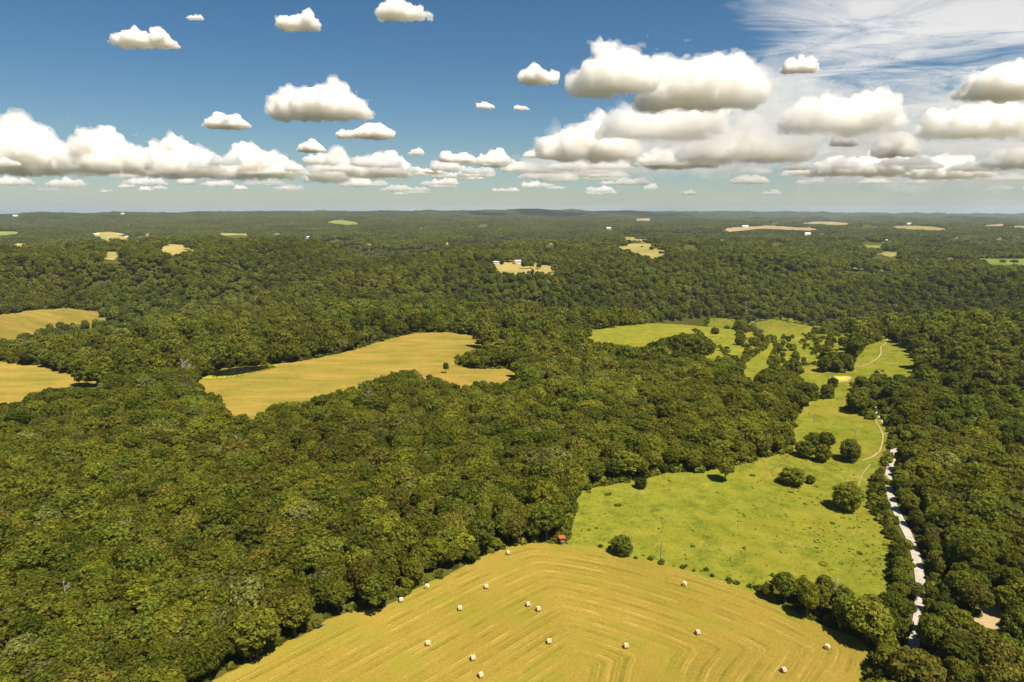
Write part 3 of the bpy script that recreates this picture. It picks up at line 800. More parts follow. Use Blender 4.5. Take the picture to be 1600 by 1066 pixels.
# roadside thicket between pasture and road
for _ in range(900):
    k = int(g0.integers(len(ROAD))); q = ROAD[k] + np.array([g0.choice([-1, 1]) * (4.2 + abs(g0.normal(0, 3.0))), g0.normal(0, 1.5)])
    u_, v_, _ = project(q[0], q[1], 0.5)
    if inside(np.array([u_]), np.array([v_]), PASTURE)[0] or inside(np.array([u_]), np.array([v_]), HAY)[0]: continue
    if any(inside(np.array([u_, u_, u_]), np.array([v_ - 1, v_ - 5, v_ - 11]), np.array(c, float)).any() for c in CLEAR_VIEW[:2]): continue
    s_ = g0.uniform(1.0, 2.4); PTS.append((q[0], q[1], float(H(q[0], q[1])) - .2, P_SHRUB[int(g0.integers(4))], s_, s_ * g0.uniform(.8, 1.3), g0.uniform(0, 6.28)))

def instancer(name, pts, coll):
    A = np.array(pts, float)
    me = bpy.data.meshes.new(name); me.vertices.add(len(A)); me.vertices.foreach_set('co', A[:, :3].astype(np.float32).ravel())
    a = me.attributes.new('model', 'INT', 'POINT'); a.data.foreach_set('value', A[:, 3].astype(np.int32))
    a = me.attributes.new('size', 'FLOAT_VECTOR', 'POINT'); a.data.foreach_set('vector', np.column_stack([A[:, 4] * (1 + .16 * np.sin(A[:, 6] * 37)), A[:, 4] * (1 - .16 * np.sin(A[:, 6] * 37)), A[:, 5]]).astype(np.float32).ravel())
    a = me.attributes.new('turn', 'FLOAT_VECTOR', 'POINT'); a.data.foreach_set('vector', np.column_stack([0*A[:, 6], 0*A[:, 6], A[:, 6]]).astype(np.float32).ravel())
    o = link(name, me)
    gt = bpy.data.node_groups.new(name, 'GeometryNodeTree')
    gt.interface.new_socket('Geometry', in_out='INPUT', socket_type='NodeSocketGeometry'); gt.interface.new_socket('Geometry', in_out='OUTPUT', socket_type='NodeSocketGeometry')
    N = gt.nodes.new; gi = N('NodeGroupInput'); go = N('NodeGroupOutput')
    ci = N('GeometryNodeCollectionInfo'); ci.inputs[0].default_value = coll; ci.inputs[1].default_value = True; ci.inputs[2].default_value = True
    def attr(nm, typ):
        q = N('GeometryNodeInputNamedAttribute'); q.data_type = typ; q.inputs[0].default_value = nm; return q.outputs[0]
    ip = N('GeometryNodeInstanceOnPoints'); ip.inputs['Pick Instance'].default_value = True
    er = N('FunctionNodeEulerToRotation')
    L = gt.links.new
    L(gi.outputs[0], ip.inputs['Points']); L(ci.outputs[0], ip.inputs['Instance']); L(attr('model', 'INT'), ip.inputs['Instance Index'])
    L(attr('turn', 'FLOAT_VECTOR'), er.inputs[0]); L(er.outputs[0], ip.inputs['Rotation']); L(attr('size', 'FLOAT_VECTOR'), ip.inputs['Scale']); L(ip.outputs[0], go.inputs[0])
    md = o.modifiers.new('scatter', 'NODES'); md.node_group = gt
    return o
forest = instancer('forest', PTS, protos)
tag(forest, 'dense broad-leaved forest rolling away to the horizon', 'forest', kind='stuff')
print('forest points', len(PTS), 'near', len(near))
# ------------------------------------------------------------------ single trees
def tree_obj(name, mdl, p, sx, sz, rot, label, group=None, sub=True):
    e = link(name, None, None, p); e.scale = (sx * (1 + .13 * math.sin(rot * 37)), sx * (1 - .13 * math.sin(rot * 37)), sz); e.rotation_euler = (0, 0, rot)
    tag(e, label, 'tree', group)
    link('trunk', mdl['trunk_me'], e); link('crown', mdl['crown'], e)
    return e
WORD = dict(olive='olive green', green='mid green', dark='dark green', yellow='bright yellow-green', grey='greyish green', brown='brownish green')
HAYW = next(f['w'] for f in FIELDS if f['kind'] == 'mown')[:, :2]
HAYC = np.vstack([HAYW, HAYW[:1]])
for (x_, y_, z_, k_, s_, h_, r_, u_, v_) in near:
    kd = MODELS[k_]['kind']
    dh = seg_dist(np.array([x_]), np.array([y_]), HAYC)[0]; dr = seg_dist(np.array([x_]), np.array([y_]), ROAD)[0]
    rx = np.interp(y_, ROAD[::-1, 1], ROAD[::-1, 0])
    if x_ > rx:
        zone = 'just right of the gravel road' if dr < 14 else 'beyond the gravel road'
    elif x_ > 60:
        zone = 'in the belt between hay field and road'
    else:
        zone = 'on the edge of the left wood' if dh < 9 else ('in the nearer left wood' if y_ < 215 else 'deep in the left wood')
    if 'left wood' in zone:
        q = [k for k, lim in enumerate((110, 230, 350, 480, 620, 5000)) if u_ < lim][0]
        zone += [', at the left edge', ', below the pale snag', ', right of the pale snag', ', left of the trailer', ', between trailer and bales', ', near the hunting blind'][q]
    elif zone.startswith('beyond'):
        zone += (', above the bare earth' if v_ < 930 else (', at the right edge' if u_ > 1530 else ', at the picture bottom'))
    low = 'low ' if h_ < 0.78 else ('tall ' if h_ > 1.15 else '')
    tree_obj('tree', MODELS[k_], (x_, y_, z_ - .2), s_, h_, r_, f'{low}{WORD[kd]} tree {zone}', f'{WORD[kd]} trees {zone}')

def lone(u, vb, hpx, wpx, k, label, name='tree', group=None, forest_model=None):
    p = at(u, vb); dep = project(p[0], p[1], p[2])[2]; mpp = dep / F_PX
    th = math.atan2(CAM_H - p[2], math.hypot(p[0], p[1])); W = wpx * mpp
    h = max((hpx * mpp - 0.35 * W * math.sin(th)) / math.cos(th), W * 0.45)
    m = LONE[k] if forest_model is None else MODELS[forest_model]
    return tree_obj(name, m, (p[0], p[1], p[2] - .1), W / 10.4, h / 13.0, random.uniform(0, 6.28), label, group)
LT = 'trees standing in the pasture'
lone(1323, 797, 62, 54, 0, 'large rounded olive green oak alone in the pasture near the gravel road', group=LT)
lone(1237, 757, 38, 46, 3, 'low spreading yellow-green tree alone on the pasture slope', group=LT)
lone(1266, 756, 20, 16, 2, 'small green sapling beside the spreading yellow-green tree', group=LT)
lone(1328, 720, 46, 40, 1, 'round dark green tree beside the tree cluster in the upper pasture', group=LT)
lone(1256, 714, 36, 34, 1, 'dark green tree on the left of the pasture cluster', group=LT)
lone(1284, 722, 38, 28, 3, 'yellow-green tree at the front of the pasture cluster', group=LT)
lone(1290, 700, 36, 30, 0, 'olive tree at the back of the pasture cluster', group=LT)
lone(1272, 697, 30, 30, 2, 'mid green tree in the middle of the pasture cluster', group=LT)
lone(1133, 752, 48, 34, 0, 'olive tree with a bare trunk standing before the edge of the wood', group=LT, forest_model=2)
lone(1001, 763, 24, 22, 1, 'small dark bushy tree at the corner of the pasture and the wood', group=LT)
lone(972, 867, 42, 36, 1, 'dark green tree alone on the line between hay field and pasture', group=LT)
lone(1288, 581, 34, 26, 2, 'green tree above the yellow pond in the upper pasture', group=LT)
lone(1319, 579, 30, 22, 2, 'slim green tree right of the yellow pond', group=LT, forest_model=1)
lone(1329, 580, 12, 12, 1, 'small dark bush at the foot of the slim tree by the yellow pond', group=LT)
lone(1300, 608, 26, 18, 1, 'dark tree just below the yellow pond', group=LT)
lone(1292, 622, 32, 24, 0, 'olive tree in the group below the yellow pond', group=LT)
lone(1262, 634, 44, 34, 2, 'tall green tree with a visible trunk at the pasture edge', group=LT, forest_model=4)
lone(1338, 642, 38, 34, 2, 'broad green tree beside the start of the gravel road', group=LT)
lone(1345, 612, 34, 26, 1, 'dark tree between the yellow pond and the gravel road', group=LT)
lone(1366, 610, 32, 26, 0, 'olive tree at the top end of the gravel road', group=LT)
lone(1117, 523, 16, 16, 2, 'small green tree on the far green pasture', group=LT)
lone(1136, 515, 9, 10, 0, 'small grey-green bush on the far green pasture', group=LT)
lone(1155, 541, 22, 16, 1, 'dark rounded tree at the corner of the far green pasture', group=LT)
lone(1158, 516, 24, 26, 2, 'green tree at the right end of the far green pasture', group=LT)
lone(697, 584, 21, 11, 0, 'slender pale olive tree alone in the middle hay field', group='trees in the middle hay field', forest_model=7)
for i, (u, v, h, w, k) in enumerate([(1018,391,8,8,1),(1003,387,4,4,1),(980,395,8,14,1),(1033,397,6,9,1),(1537,410,6,8,1),(1567,411,7,10,1),(1585,411,7,12,1)]):
    lone(u, v, h, w, k, ['round dark tree in the middle of the far tan field', 'tiny dark tree left of centre in the far tan field', 'dark tree cutting into the near edge of the far tan field', 'dark tree at the lower right corner of the far tan field',
         'dark round tree beside the small grey house at far right', 'second dark tree along the green field at far right', 'third dark tree along the green field at far right'][i], group='trees on the distant fields')
def dead(u, vb, hpx, k, label, wide=1.0):
    p = at(u, vb); dep = project(p[0], p[1], p[2])[2]; h = hpx * dep / F_PX / 0.92
    o = link('dead_tree', DEAD[k], None, (p[0], p[1], p[2])); o.scale = (h/12*wide, h/12*wide, h/12); o.rotation_euler = (0, 0, random.uniform(0, 6)); tag(o, label, 'dead tree', 'bare dead trees')
dead(288, 600, 36, 0, 'bare grey dead tree at the left end of the pond', 1.5)
dead(270, 598, 28, 1, 'smaller bare tree just left of the one beside the pond', 1.3)
dead(106, 962, 56, 1, 'pale bare snag standing above the wood at the lower left', 0.9)
dead(1302, 962, 58, 2, 'bare twisted tree in the belt beside the hay field', 1.0)
dead(205, 872, 62, 2, 'bare grey tree among the crowns at the left', 1.1)
dead(1165, 496, 24, 0, 'bare brownish tree behind the far green pasture', 1.4)
dead(372, 726, 48, 1, 'bare pale tree in the middle of the wood', 0.9)
dead(577, 650, 40, 0, 'bare grey tree near the top edge of the wood', 1.1)
dead(1440, 1075, 50, 2, 'bare branched tree beside the gravel road at the bottom', 1.2)
dead(1183, 530, 20, 1, 'bare thin tree on the overgrown slope', 1.0)

# bushes along the fence line
for i, (u, v, w, k) in enumerate([(993,873,8,1),(1016,875,10,0),(1033,881,14,2),(1067,888,10,1),(1084,893,7,0),(1104,892,10,2),(1113,901,9,2),(1139,908,12,0),(1152,913,10,2),(1172,918,12,0),(1186,924,16,2)]):
    p = at(u, v); s_ = w * project(*p)[2] / F_PX / 2.1
    o = link('bush', SHRUB[k], None, (p[0], p[1], p[2] - .1)); o.scale = (s_, s_, s_ * .95); o.rotation_euler = (0, 0, i)
    ordn = ['first', 'second', 'third', 'fourth', 'fifth', 'sixth', 'seventh', 'eighth', 'ninth', 'tenth', 'last'][i]
    tag(o, f'bush on the line between hay field and pasture, {ordn} from the lone dark tree', 'bush', 'bushes along the field boundary')

# weeds and tussocks in the pastures
WP = []
gw = np.random.default_rng(9)
for poly, n in ((PASTURE, 2600), (GREEN, 260)):
    P = np.array(poly, float); k = 0
    while k < n:
        # even over the ground: more of them per pixel towards the far side
        u, v = gw.uniform(P[:, 0].min(), P[:, 0].max()), P[:, 1].min() + (P[:, 1].max() - P[:, 1].min()) * gw.uniform() ** 1.6
        if not inside(np.array([u]), np.array([v]), P)[0]: k += 0.3; continue
        k += 1; d = ray(u, v); t = -CAM_H / d[2]; q = d * t; zz = float(H(q[0], q[1])); t = (zz - CAM_H) / d[2]; q = d * t
        if math.sin(q[0] * .05 + 1) + math.sin(q[1] * .06) + math.sin((q[0] + q[1]) * .11) < gw.uniform(-2.2, 1.6): continue
        s_ = gw.uniform(0.12, 0.36) if gw.uniform() < .95 else gw.uniform(.4, .9)
        WP.append((q[0], q[1], zz, P_SHRUB[int(gw.choice([0, 1, 3, 3, 3]))], s_ * gw.uniform(1, 2.2), s_ * .55, gw.uniform(0, 6.28)))
weeds = instancer('weeds', WP, protos); tag(weeds, 'scattered weeds and tussocks in the green pastures', 'weeds', kind='stuff')
RP = []
for _ in range(420):
    k = int(gw.integers(len(POND))); a_ = POND[k]; b_ = POND[(k + 1) % len(POND)]; q = a_ + (b_ - a_) * gw.uniform(); q = pc + (q - pc) * np.array([gw.uniform(1.02, 1.16), gw.uniform(1.05, 1.35), 1])
    if q[1] < pc[1] - 2 and gw.uniform() < .75: continue
    s_ = gw.uniform(.35, .8); RP.append((q[0], q[1], float(H(q[0], q[1])) + .7, P_SHRUB[int(gw.choice([1, 3, 3]))], s_, s_ * .7, gw.uniform(0, 6.28)))
tag(instancer('reeds', RP, protos), 'yellow-green reeds round the dark pond', 'reeds', kind='stuff')

# ------------------------------------------------------------------ hay bales
def m_bale(name, c0, c1, rings):
    t = NT(name); tc = t.n('TexCoord').outputs['Object']
    if rings:
        sx = t.n('SeparateXYZ', {0: tc}); rr = t.math('SQRT', t.math('ADD', t.math('MULTIPLY', sx.outputs[1], sx.outputs[1]), t.math('MULTIPLY', sx.outputs[2], sx.outputs[2])))
        f = t.math('ADD', t.math('MULTIPLY', t.math('SINE', t.math('MULTIPLY', rr, 50)), .25), t.noise(6, 4, .7, tc))
    else:
        mp = t.n('Mapping', {'Vector': tc, 'Scale': (9, 1.2, 1.2)}); f = t.noise(2.0, 4, .7, mp.outputs[0])
    return t.diffuse(t.mix(t.mapr(f, .3, .75), c0, c1), .9, f, .5, .05)
M_BW, M_BE = m_bale('bale_wrap', (.44, .33, .18), (.74, .60, .40), False), m_bale('bale_end', (.42, .27, .10), (.70, .50, .25), True)
def bale_body():
    G = Geo(); n = 20; pr = [(-.62, .70), (-.60, .745), (-.5, .77), (-.2, .765), (.2, .77), (.5, .765), (.60, .745), (.62, .70)]
    vs = []
    for x_, r_ in pr:
        for k in range(n):
            a = 2*math.pi*k/n; rr = r_ * (1 + .012*math.sin(3*a + x_*5)); vs.append((x_, rr*math.cos(a), .75 + max(rr*math.sin(a), -.70)))
    fs = [(i*n+k, i*n+(k+1) % n, (i+1)*n+(k+1) % n, (i+1)*n+k) for i in range(len(pr)-1) for k in range(n)]
    G.add(vs, fs); return G.mesh('hay_bale', M_BW, True)
def bale_end(s):
    G = Geo(); n = 20; vs = [(s*.66, 0, .75)]
    for rr, xx in ((.35, .655), (.60, .64), (.70, .618)):
        for k in range(n): vs.append((s*xx, rr*math.cos(2*math.pi*k/n), .75 + max(rr*math.sin(2*math.pi*k/n), -.70)))
    fs = [(0, 1+k, 1+(k+1) % n) for k in range(n)] + [(1+j*n+k, 1+(j+1)*n+k, 1+(j+1)*n+(k+1) % n, 1+j*n+(k+1) % n) for j in range(2) for k in range(n)]
    if s < 0: fs = [f[::-1] for f in fs]
    G.add(vs, fs); return G.mesh('end_face', M_BE, True)
BB, BE = bale_body(), (bale_end(-1), bale_end(1))
BALES = [(627,941,.25,'lone hay bale at the wood edge, lowest of the three by the trees'),(639,922,.5,'hay bale tucked into grass under the trees, left of its neighbour'),(667,920,1.3,'larger-looking hay bale beside the grass tongue at the wood edge'),
    (794,867,.2,'hay bale at the far left corner of the hay field, by the trees'),(760,920,.05,'hay bale nearest the wood edge at upper left of the field'),(719,954,.1,'hay bale on the left slope, between wood edge and paired bales'),
    (825,948,.3,'left bale of the close pair near the middle of the field'),(841,955,.35,'right bale of the close pair near the middle of the field'),(669,1009,.02,'leftmost hay bale in the open field'),(739,1032,.35,'upper bale of two at the bottom left of centre'),
    (751,1059,.55,'hay bale closest to the bottom edge, left of centre'),(858,1006,.05,'hay bale in the middle, below the close pair'),(978,1013,.1,'hay bale in the centre of the field among curved rows'),(1090,992,.25,'hay bale right of centre among the long rows'),
    (1069,916,1.0,'hay bale highest up on the right, near the field boundary'),(1292,1015,.9,'rightmost hay bale near the corner of the field'),(1224,1051,.3,'hay bale at the lower right, near the bottom edge')]
for u, v, a, lb in BALES:
    p = at(u, v); o = link('hay_bale', BB, None, (p[0], p[1], p[2] + .13)); o.rotation_euler = (0, 0, a); o.scale = (.94, .94, .94)
    tag(o, lb, 'hay bale', 'round hay bales on the mown field'); link('end_face', BE[0], o); link('end_face', BE[1], o)

# ------------------------------------------------------------------ hunting blind
M_RED, M_GREYW, M_WOOD, M_DARK = plain('red_roof_paint', (.62, .09, .03), .12, 4, .5), plain('grey_board', (.20, .18, .18), .2, 5, .8), plain('weathered_wood', (.26, .20, .14), .25, 3, .85), plain('painted_opening_shade', (.015, .015, .017), .1, 3, .5)
p = at(878, 851); e = link('hunting_blind', None, None, p); e.rotation_euler = (0, 0, .25); e.scale = (.78, .78, .85)
tag(e, 'small hunting blind with orange-red roof on legs under trees at the field corner', 'hunting blind')
hb = 1.6
for x_, y_ in ((-.75, -.75), (.75, -.75), (-.75, .75), (.75, .75)):
    link('leg', Geo().tube([(x_*1.25, y_*1.25, -.2), (x_, y_, hb)], [.07, .07], 6).mesh('leg', M_WOOD), e)
link('platform', Geo().box(-1.05, 1.05, -1.05, 1.05, hb, hb + .1).mesh('platform', M_WOOD), e)
wl = Geo()
for k in range(4):
    c_, s_ = math.cos(k*math.pi/2), math.sin(k*math.pi/2)
    for (a0, a1, z0, z1) in ((-.9, .9, hb+.1, hb+.95), (-.9, -.6, hb+.95, hb+1.4), (.6, .9, hb+.95, hb+1.4), (-.9, .9, hb+1.4, hb+1.75)):
        g_ = Geo().box(a0, a1, -.9 + .003*k, -.84, z0, z1); wl.add([(c_*x_ - s_*y_, s_*x_ + c_*y_, z_) for x_, y_, z_ in g_.v], g_.f)
link('wall', wl.mesh('wall', M_GREYW), e)
for k in range(4):
    c_, s_ = math.cos(k*math.pi/2), math.sin(k*math.pi/2); g_ = Geo().box(-.6, .6, -.83, -.81, hb+.95, hb+1.4)
    link('window', Geo().add([(c_*x_ - s_*y_, s_*x_ + c_*y_, z_) for x_, y_, z_ in g_.v], g_.f).mesh('window', M_DARK), e)  # near-black panel paints the inner shade behind each window opening
link('roof', Geo().add([(-1.45, -1.35, hb+1.78), (1.45, -1.35, hb+1.78), (1.45, 1.35, hb+2.05), (-1.45, 1.35, hb+2.05), (-1.45, -1.35, hb+1.86), (1.45, -1.35, hb+1.86), (1.45, 1.35, hb+2.13), (-1.45, 1.35, hb+2.13)],
     [(3,2,1,0),(4,5,6,7),(0,1,5,4),(1,2,6,5),(2,3,7,6),(3,0,4,7)]).mesh('roof', M_RED), e)
ld = Geo().tube([(-.25, -2.1, 0), (-.25, -1.06, hb+.1)], [.035, .035], 5).tube([(.25, -2.1, 0), (.25, -1.06, hb+.1)], [.035, .035], 5)
for k in range(5): ld.tube([(-.25, -2.0 + k*.19, .15 + k*.31), (.25, -2.0 + k*.19, .15 + k*.31)], [.025, .025], 5)
link('ladder', ld.mesh('ladder', M_WOOD), e)

# low dark farm trailer under the trees
M_TIN, M_BLACK = plain('pale_tin', (.13, .13, .135), .15, 5, .4), plain('black_paint', (.02, .02, .022), .2, 4, .5)
p = at(497, 981); e = link('farm_trailer', None, None, (p[0], p[1], p[2] + .1)); e.rotation_euler = (0, 0, .55); e.scale = (.8, .8, .8)
tag(e, 'low dark farm trailer with pale metal sheet half hidden under trees', 'trailer')
link('bed', Geo().box(-1.5, 1.5, -.75, .75, .5, .62).box(-1.5, 1.5, -.78, -.72, .62, .95).box(-1.5, 1.5, .72, .78, .62, .95).box(-1.53, -1.47, -.72, .72, .62, .95).mesh('bed', M_BLACK), e)
link('metal_sheet', Geo().add([(-1.2, -.66, .98), (1.3, -.66, .98), (1.3, .66, 1.12), (-1.2, .66, 1.12), (-1.2, -.66, 1.01), (1.3, -.66, 1.01), (1.3, .66, 1.15), (-1.2, .66, 1.15)], [(3,2,1,0),(4,5,6,7),(0,1,5,4),(1,2,6,5),(2,3,7,6),(3,0,4,7)]).mesh('metal_sheet', M_TIN), e)
for s_ in (-1, 1):
    pts = [(0, s_*.80, .36), (0, s_*1.0, .36)]
    link('wheel', Geo().tube(pts, [.36, .36], 14).mesh('wheel', M_BLACK), e)
link('drawbar', Geo().tube([(1.5, .3, .55), (2.6, 0, .5)], [.05, .05], 6).tube([(1.5, -.3, .55), (2.6, 0, .5)], [.05, .05], 6).mesh('drawbar', M_BLACK), e)

# ------------------------------------------------------------------ utility poles
def pole(u, v, h, rot, label):
    p = at(u, v); e = link('utility_pole', None, None, p); e.rotation_euler = (0, 0, rot); tag(e, label, 'pole', 'utility poles in the pasture')
    link('post', Geo().tube([(0, 0, -.4), (0, 0, h*.5), (0, 0, h)], [.16, .14, .11], 8).mesh('post', M_WOOD), e)
    link('crossarm', Geo().box(-1.1, 1.1, -.06, .06, h - .75, h - .62).mesh('crossarm', M_WOOD), e)
    for x_ in (-.95, 0.35, .95): link('insulator', Geo().tube([(x_, 0, h - .62), (x_, 0, h - .50), (x_, 0, h - .42)], [.035, .06, .03], 6).mesh('insulator', M_TIN), e)
pole(1032, 877, 8.0, .5, 'thin wooden utility pole beside the boundary bushes')
pole(1335, 696, 10.0, .5, 'wooden utility pole with crossarm behind the round dark tree')
pole(1272, 661, 6.5, .5, 'thin pale utility pole in the upper left of the pasture')

# ------------------------------------------------------------------ distant farm buildings
WHT, CRM, GRY, REDW, RRF, BRN, GLS = (plain('white_siding', (.80, .79, .76), .06, 1), plain('cream_siding', (.66, .56, .42), .08, 1), plain('grey_metal_roof', (.42, .43, .45), .1, .5, .4),
    plain('red_siding', (.42, .06, .035), .1, 1), plain('rust_red_roof', (.36, .10, .06), .15, .5), plain('brown_shingle', (.20, .14, .10), .2, .6), plain('window_glass', (.03, .035, .04), .1, 1, .15))
def house(u, v, L_, W_, hw, rot, wall, roof, label, chim=True):
    p = at(u, v); e = link('farm_building', None, None, (p[0], p[1], p[2] + 1.0)); e.rotation_euler = (0, 0, rot); tag(e, label, 'building', 'distant farm buildings')
    a, b = L_/2, W_/2; rh = W_ * .28
    link('wall', Geo().add([(-a,-b,-3),(a,-b,-3),(a,b,-3),(-a,b,-3),(-a,-b,hw),(a,-b,hw),(a,b,hw),(-a,b,hw),(-a,0,hw+rh),(a,0,hw+rh)],
        [(0,1,5,4),(2,3,7,6),(1,2,6,9,5),(3,0,4,8,7),(3,2,1,0),(4,5,9,8),(6,7,8,9)]).mesh('wall', wall), e)
    o_ = .5; rg = Geo()
    for s_ in (-1, 1):
        y0, z0 = s_*(b + o_), hw - rh*o_/b
        rg.add([(-a-o_, y0, z0+.06), (a+o_, y0, z0+.06), (a+o_, 0, hw+rh+.06), (-a-o_, 0, hw+rh+.06), (-a-o_, y0, z0+.26), (a+o_, y0, z0+.26), (a+o_, 0, hw+rh+.26), (-a-o_, 0, hw+rh+.26)],
               [(3,2,1,0),(4,5,6,7),(0,1,5,4),(1,2,6,5),(2,3,7,6),(3,0,4,7)])
    ro = link('roof', rg.mesh('roof', roof), e)
    if chim: link('chimney', Geo().box(a*.4, a*.4+.8, -.4, .4, hw+rh*.6, hw+rh+1.1).mesh('chimney', BRN), ro)
    link('door', Geo().box(-.6, .6, -b-.06, -b-.01, 0, min(2.2, hw-.3)).mesh('door', BRN), e)
    for x_ in (-.7, -.38, .38, .7): link('window', Geo().box(a*x_-.7, a*x_+.7, -b-.06, -b-.01, hw*.35, hw*.8).mesh('window', GLS), e)
SID = dict(WHT=WHT, CRM=CRM, GRY=GRY, REDW=REDW, RRF=RRF, BRN=BRN)
for h_ in HOUSES: house(*h_[:6], SID[h_[6]], SID[h_[7]], *h_[8:])

# ------------------------------------------------------------------ clouds
def m_cloud(dens):
    t = NT('cloud_vapour')
    pv = t.n('ShaderNodeVolumePrincipled'.replace('ShaderNode',''), {'Color': (1.0, 0.990, 0.972), 'Density': dens, 'Anisotropy': 0.35})
    t.set(t.out.inputs['Volume'], pv.outputs[0]); return t.m
def vnoise(shape, cell, g, octaves=3, rough=0.55):
    """smooth lattice noise on a voxel grid, about -1..1"""
    out = np.zeros(shape, np.float32); amp = 1.0
    for _ in range(octaves):
        idx = []; fr = []
        for n in shape:
            t = np.arange(n) / cell; i = t.astype(int); f = t - i; idx.append(i); fr.append((f * f * (3 - 2 * f)).astype(np.float32))
        lat = g.uniform(-1, 1, [int(i[-1]) + 2 for i in idx]).astype(np.float32)
        L_ = lat
        for ax in range(3):
            i = idx[ax]; f = fr[ax].reshape([-1 if q == ax else 1 for q in range(3)])
            L_ = np.take(L_, i, ax) * (1 - f) + np.take(L_, i + 1, ax) * f
        out += L_ * amp; amp *= rough; cell /= 2.03
        if cell < 1.6: break
    return out
def surface_net(sdf, lo, vx):
    """mesh of the zero level of a grid (negative inside)"""
    ins = sdf < 0; nx, ny, nz = sdf.shape
    c = ins[:-1, :-1, :-1].astype(np.int8)
    tot = sum(ins[i:nx-1+i, j:ny-1+j, k:nz-1+k].astype(np.int8) for i in (0, 1) for j in (0, 1) for k in (0, 1))
    act = (tot > 0) & (tot < 8); cid = np.full(act.shape, -1, np.int64); cells = np.argwhere(act); cid[act] = np.arange(len(cells))
    acc = np.zeros((len(cells), 3)); cnt = np.zeros(len(cells))
    cr = [(i, j, k) for i in (0, 1) for j in (0, 1) for k in (0, 1)]
    X, Y, Z = cells.T
    for p in cr:
        for ax in range(3):
            if p[ax]: continue
            q = list(p); q[ax] = 1
            s0 = sdf[X+p[0], Y+p[1], Z+p[2]]; s1 = sdf[X+q[0], Y+q[1], Z+q[2]]; m = (s0 < 0) != (s1 < 0)
            t = np.where(m, s0 / (s0 - s1 + 1e-12), 0); pt = np.array(p, float)[None] + np.zeros((len(t), 3)); pt[:, ax] += t
            acc += pt * m[:, None]; cnt += m
    V = (cells + acc / np.maximum(cnt, 1)[:, None]) * vx + lo
    F = []
    for ax in range(3):
        sl0 = [slice(1, -1)] * 3; sl1 = [slice(1, -1)] * 3; sl0[ax] = slice(0, -1); sl1[ax] = slice(1, None)
        d = ins[tuple(sl0)].astype(np.int8) - ins[tuple(sl1)].astype(np.int8)
        e = np.argwhere(d != 0); sg = d[tuple(e.T)]
        off = np.ones(3, int); off[ax] = 0; e = e + off
        b_, c_ = [(1, 2), (2, 0), (0, 1)][ax]
        def nb(i, j):
            q = e.copy(); q[:, b_] -= i; q[:, c_] -= j; return cid[tuple(q.T)]
        f = np.stack([nb(1, 1), nb(0, 1), nb(0, 0), nb(1, 0)], -1); f[sg < 0] = f[sg < 0][:, ::-1]
        F.append(f[(f >= 0).all(1)])
    return V, np.concatenate(F)
CLOUD_BASE = 1450.0
CLOUD_D = 2.4
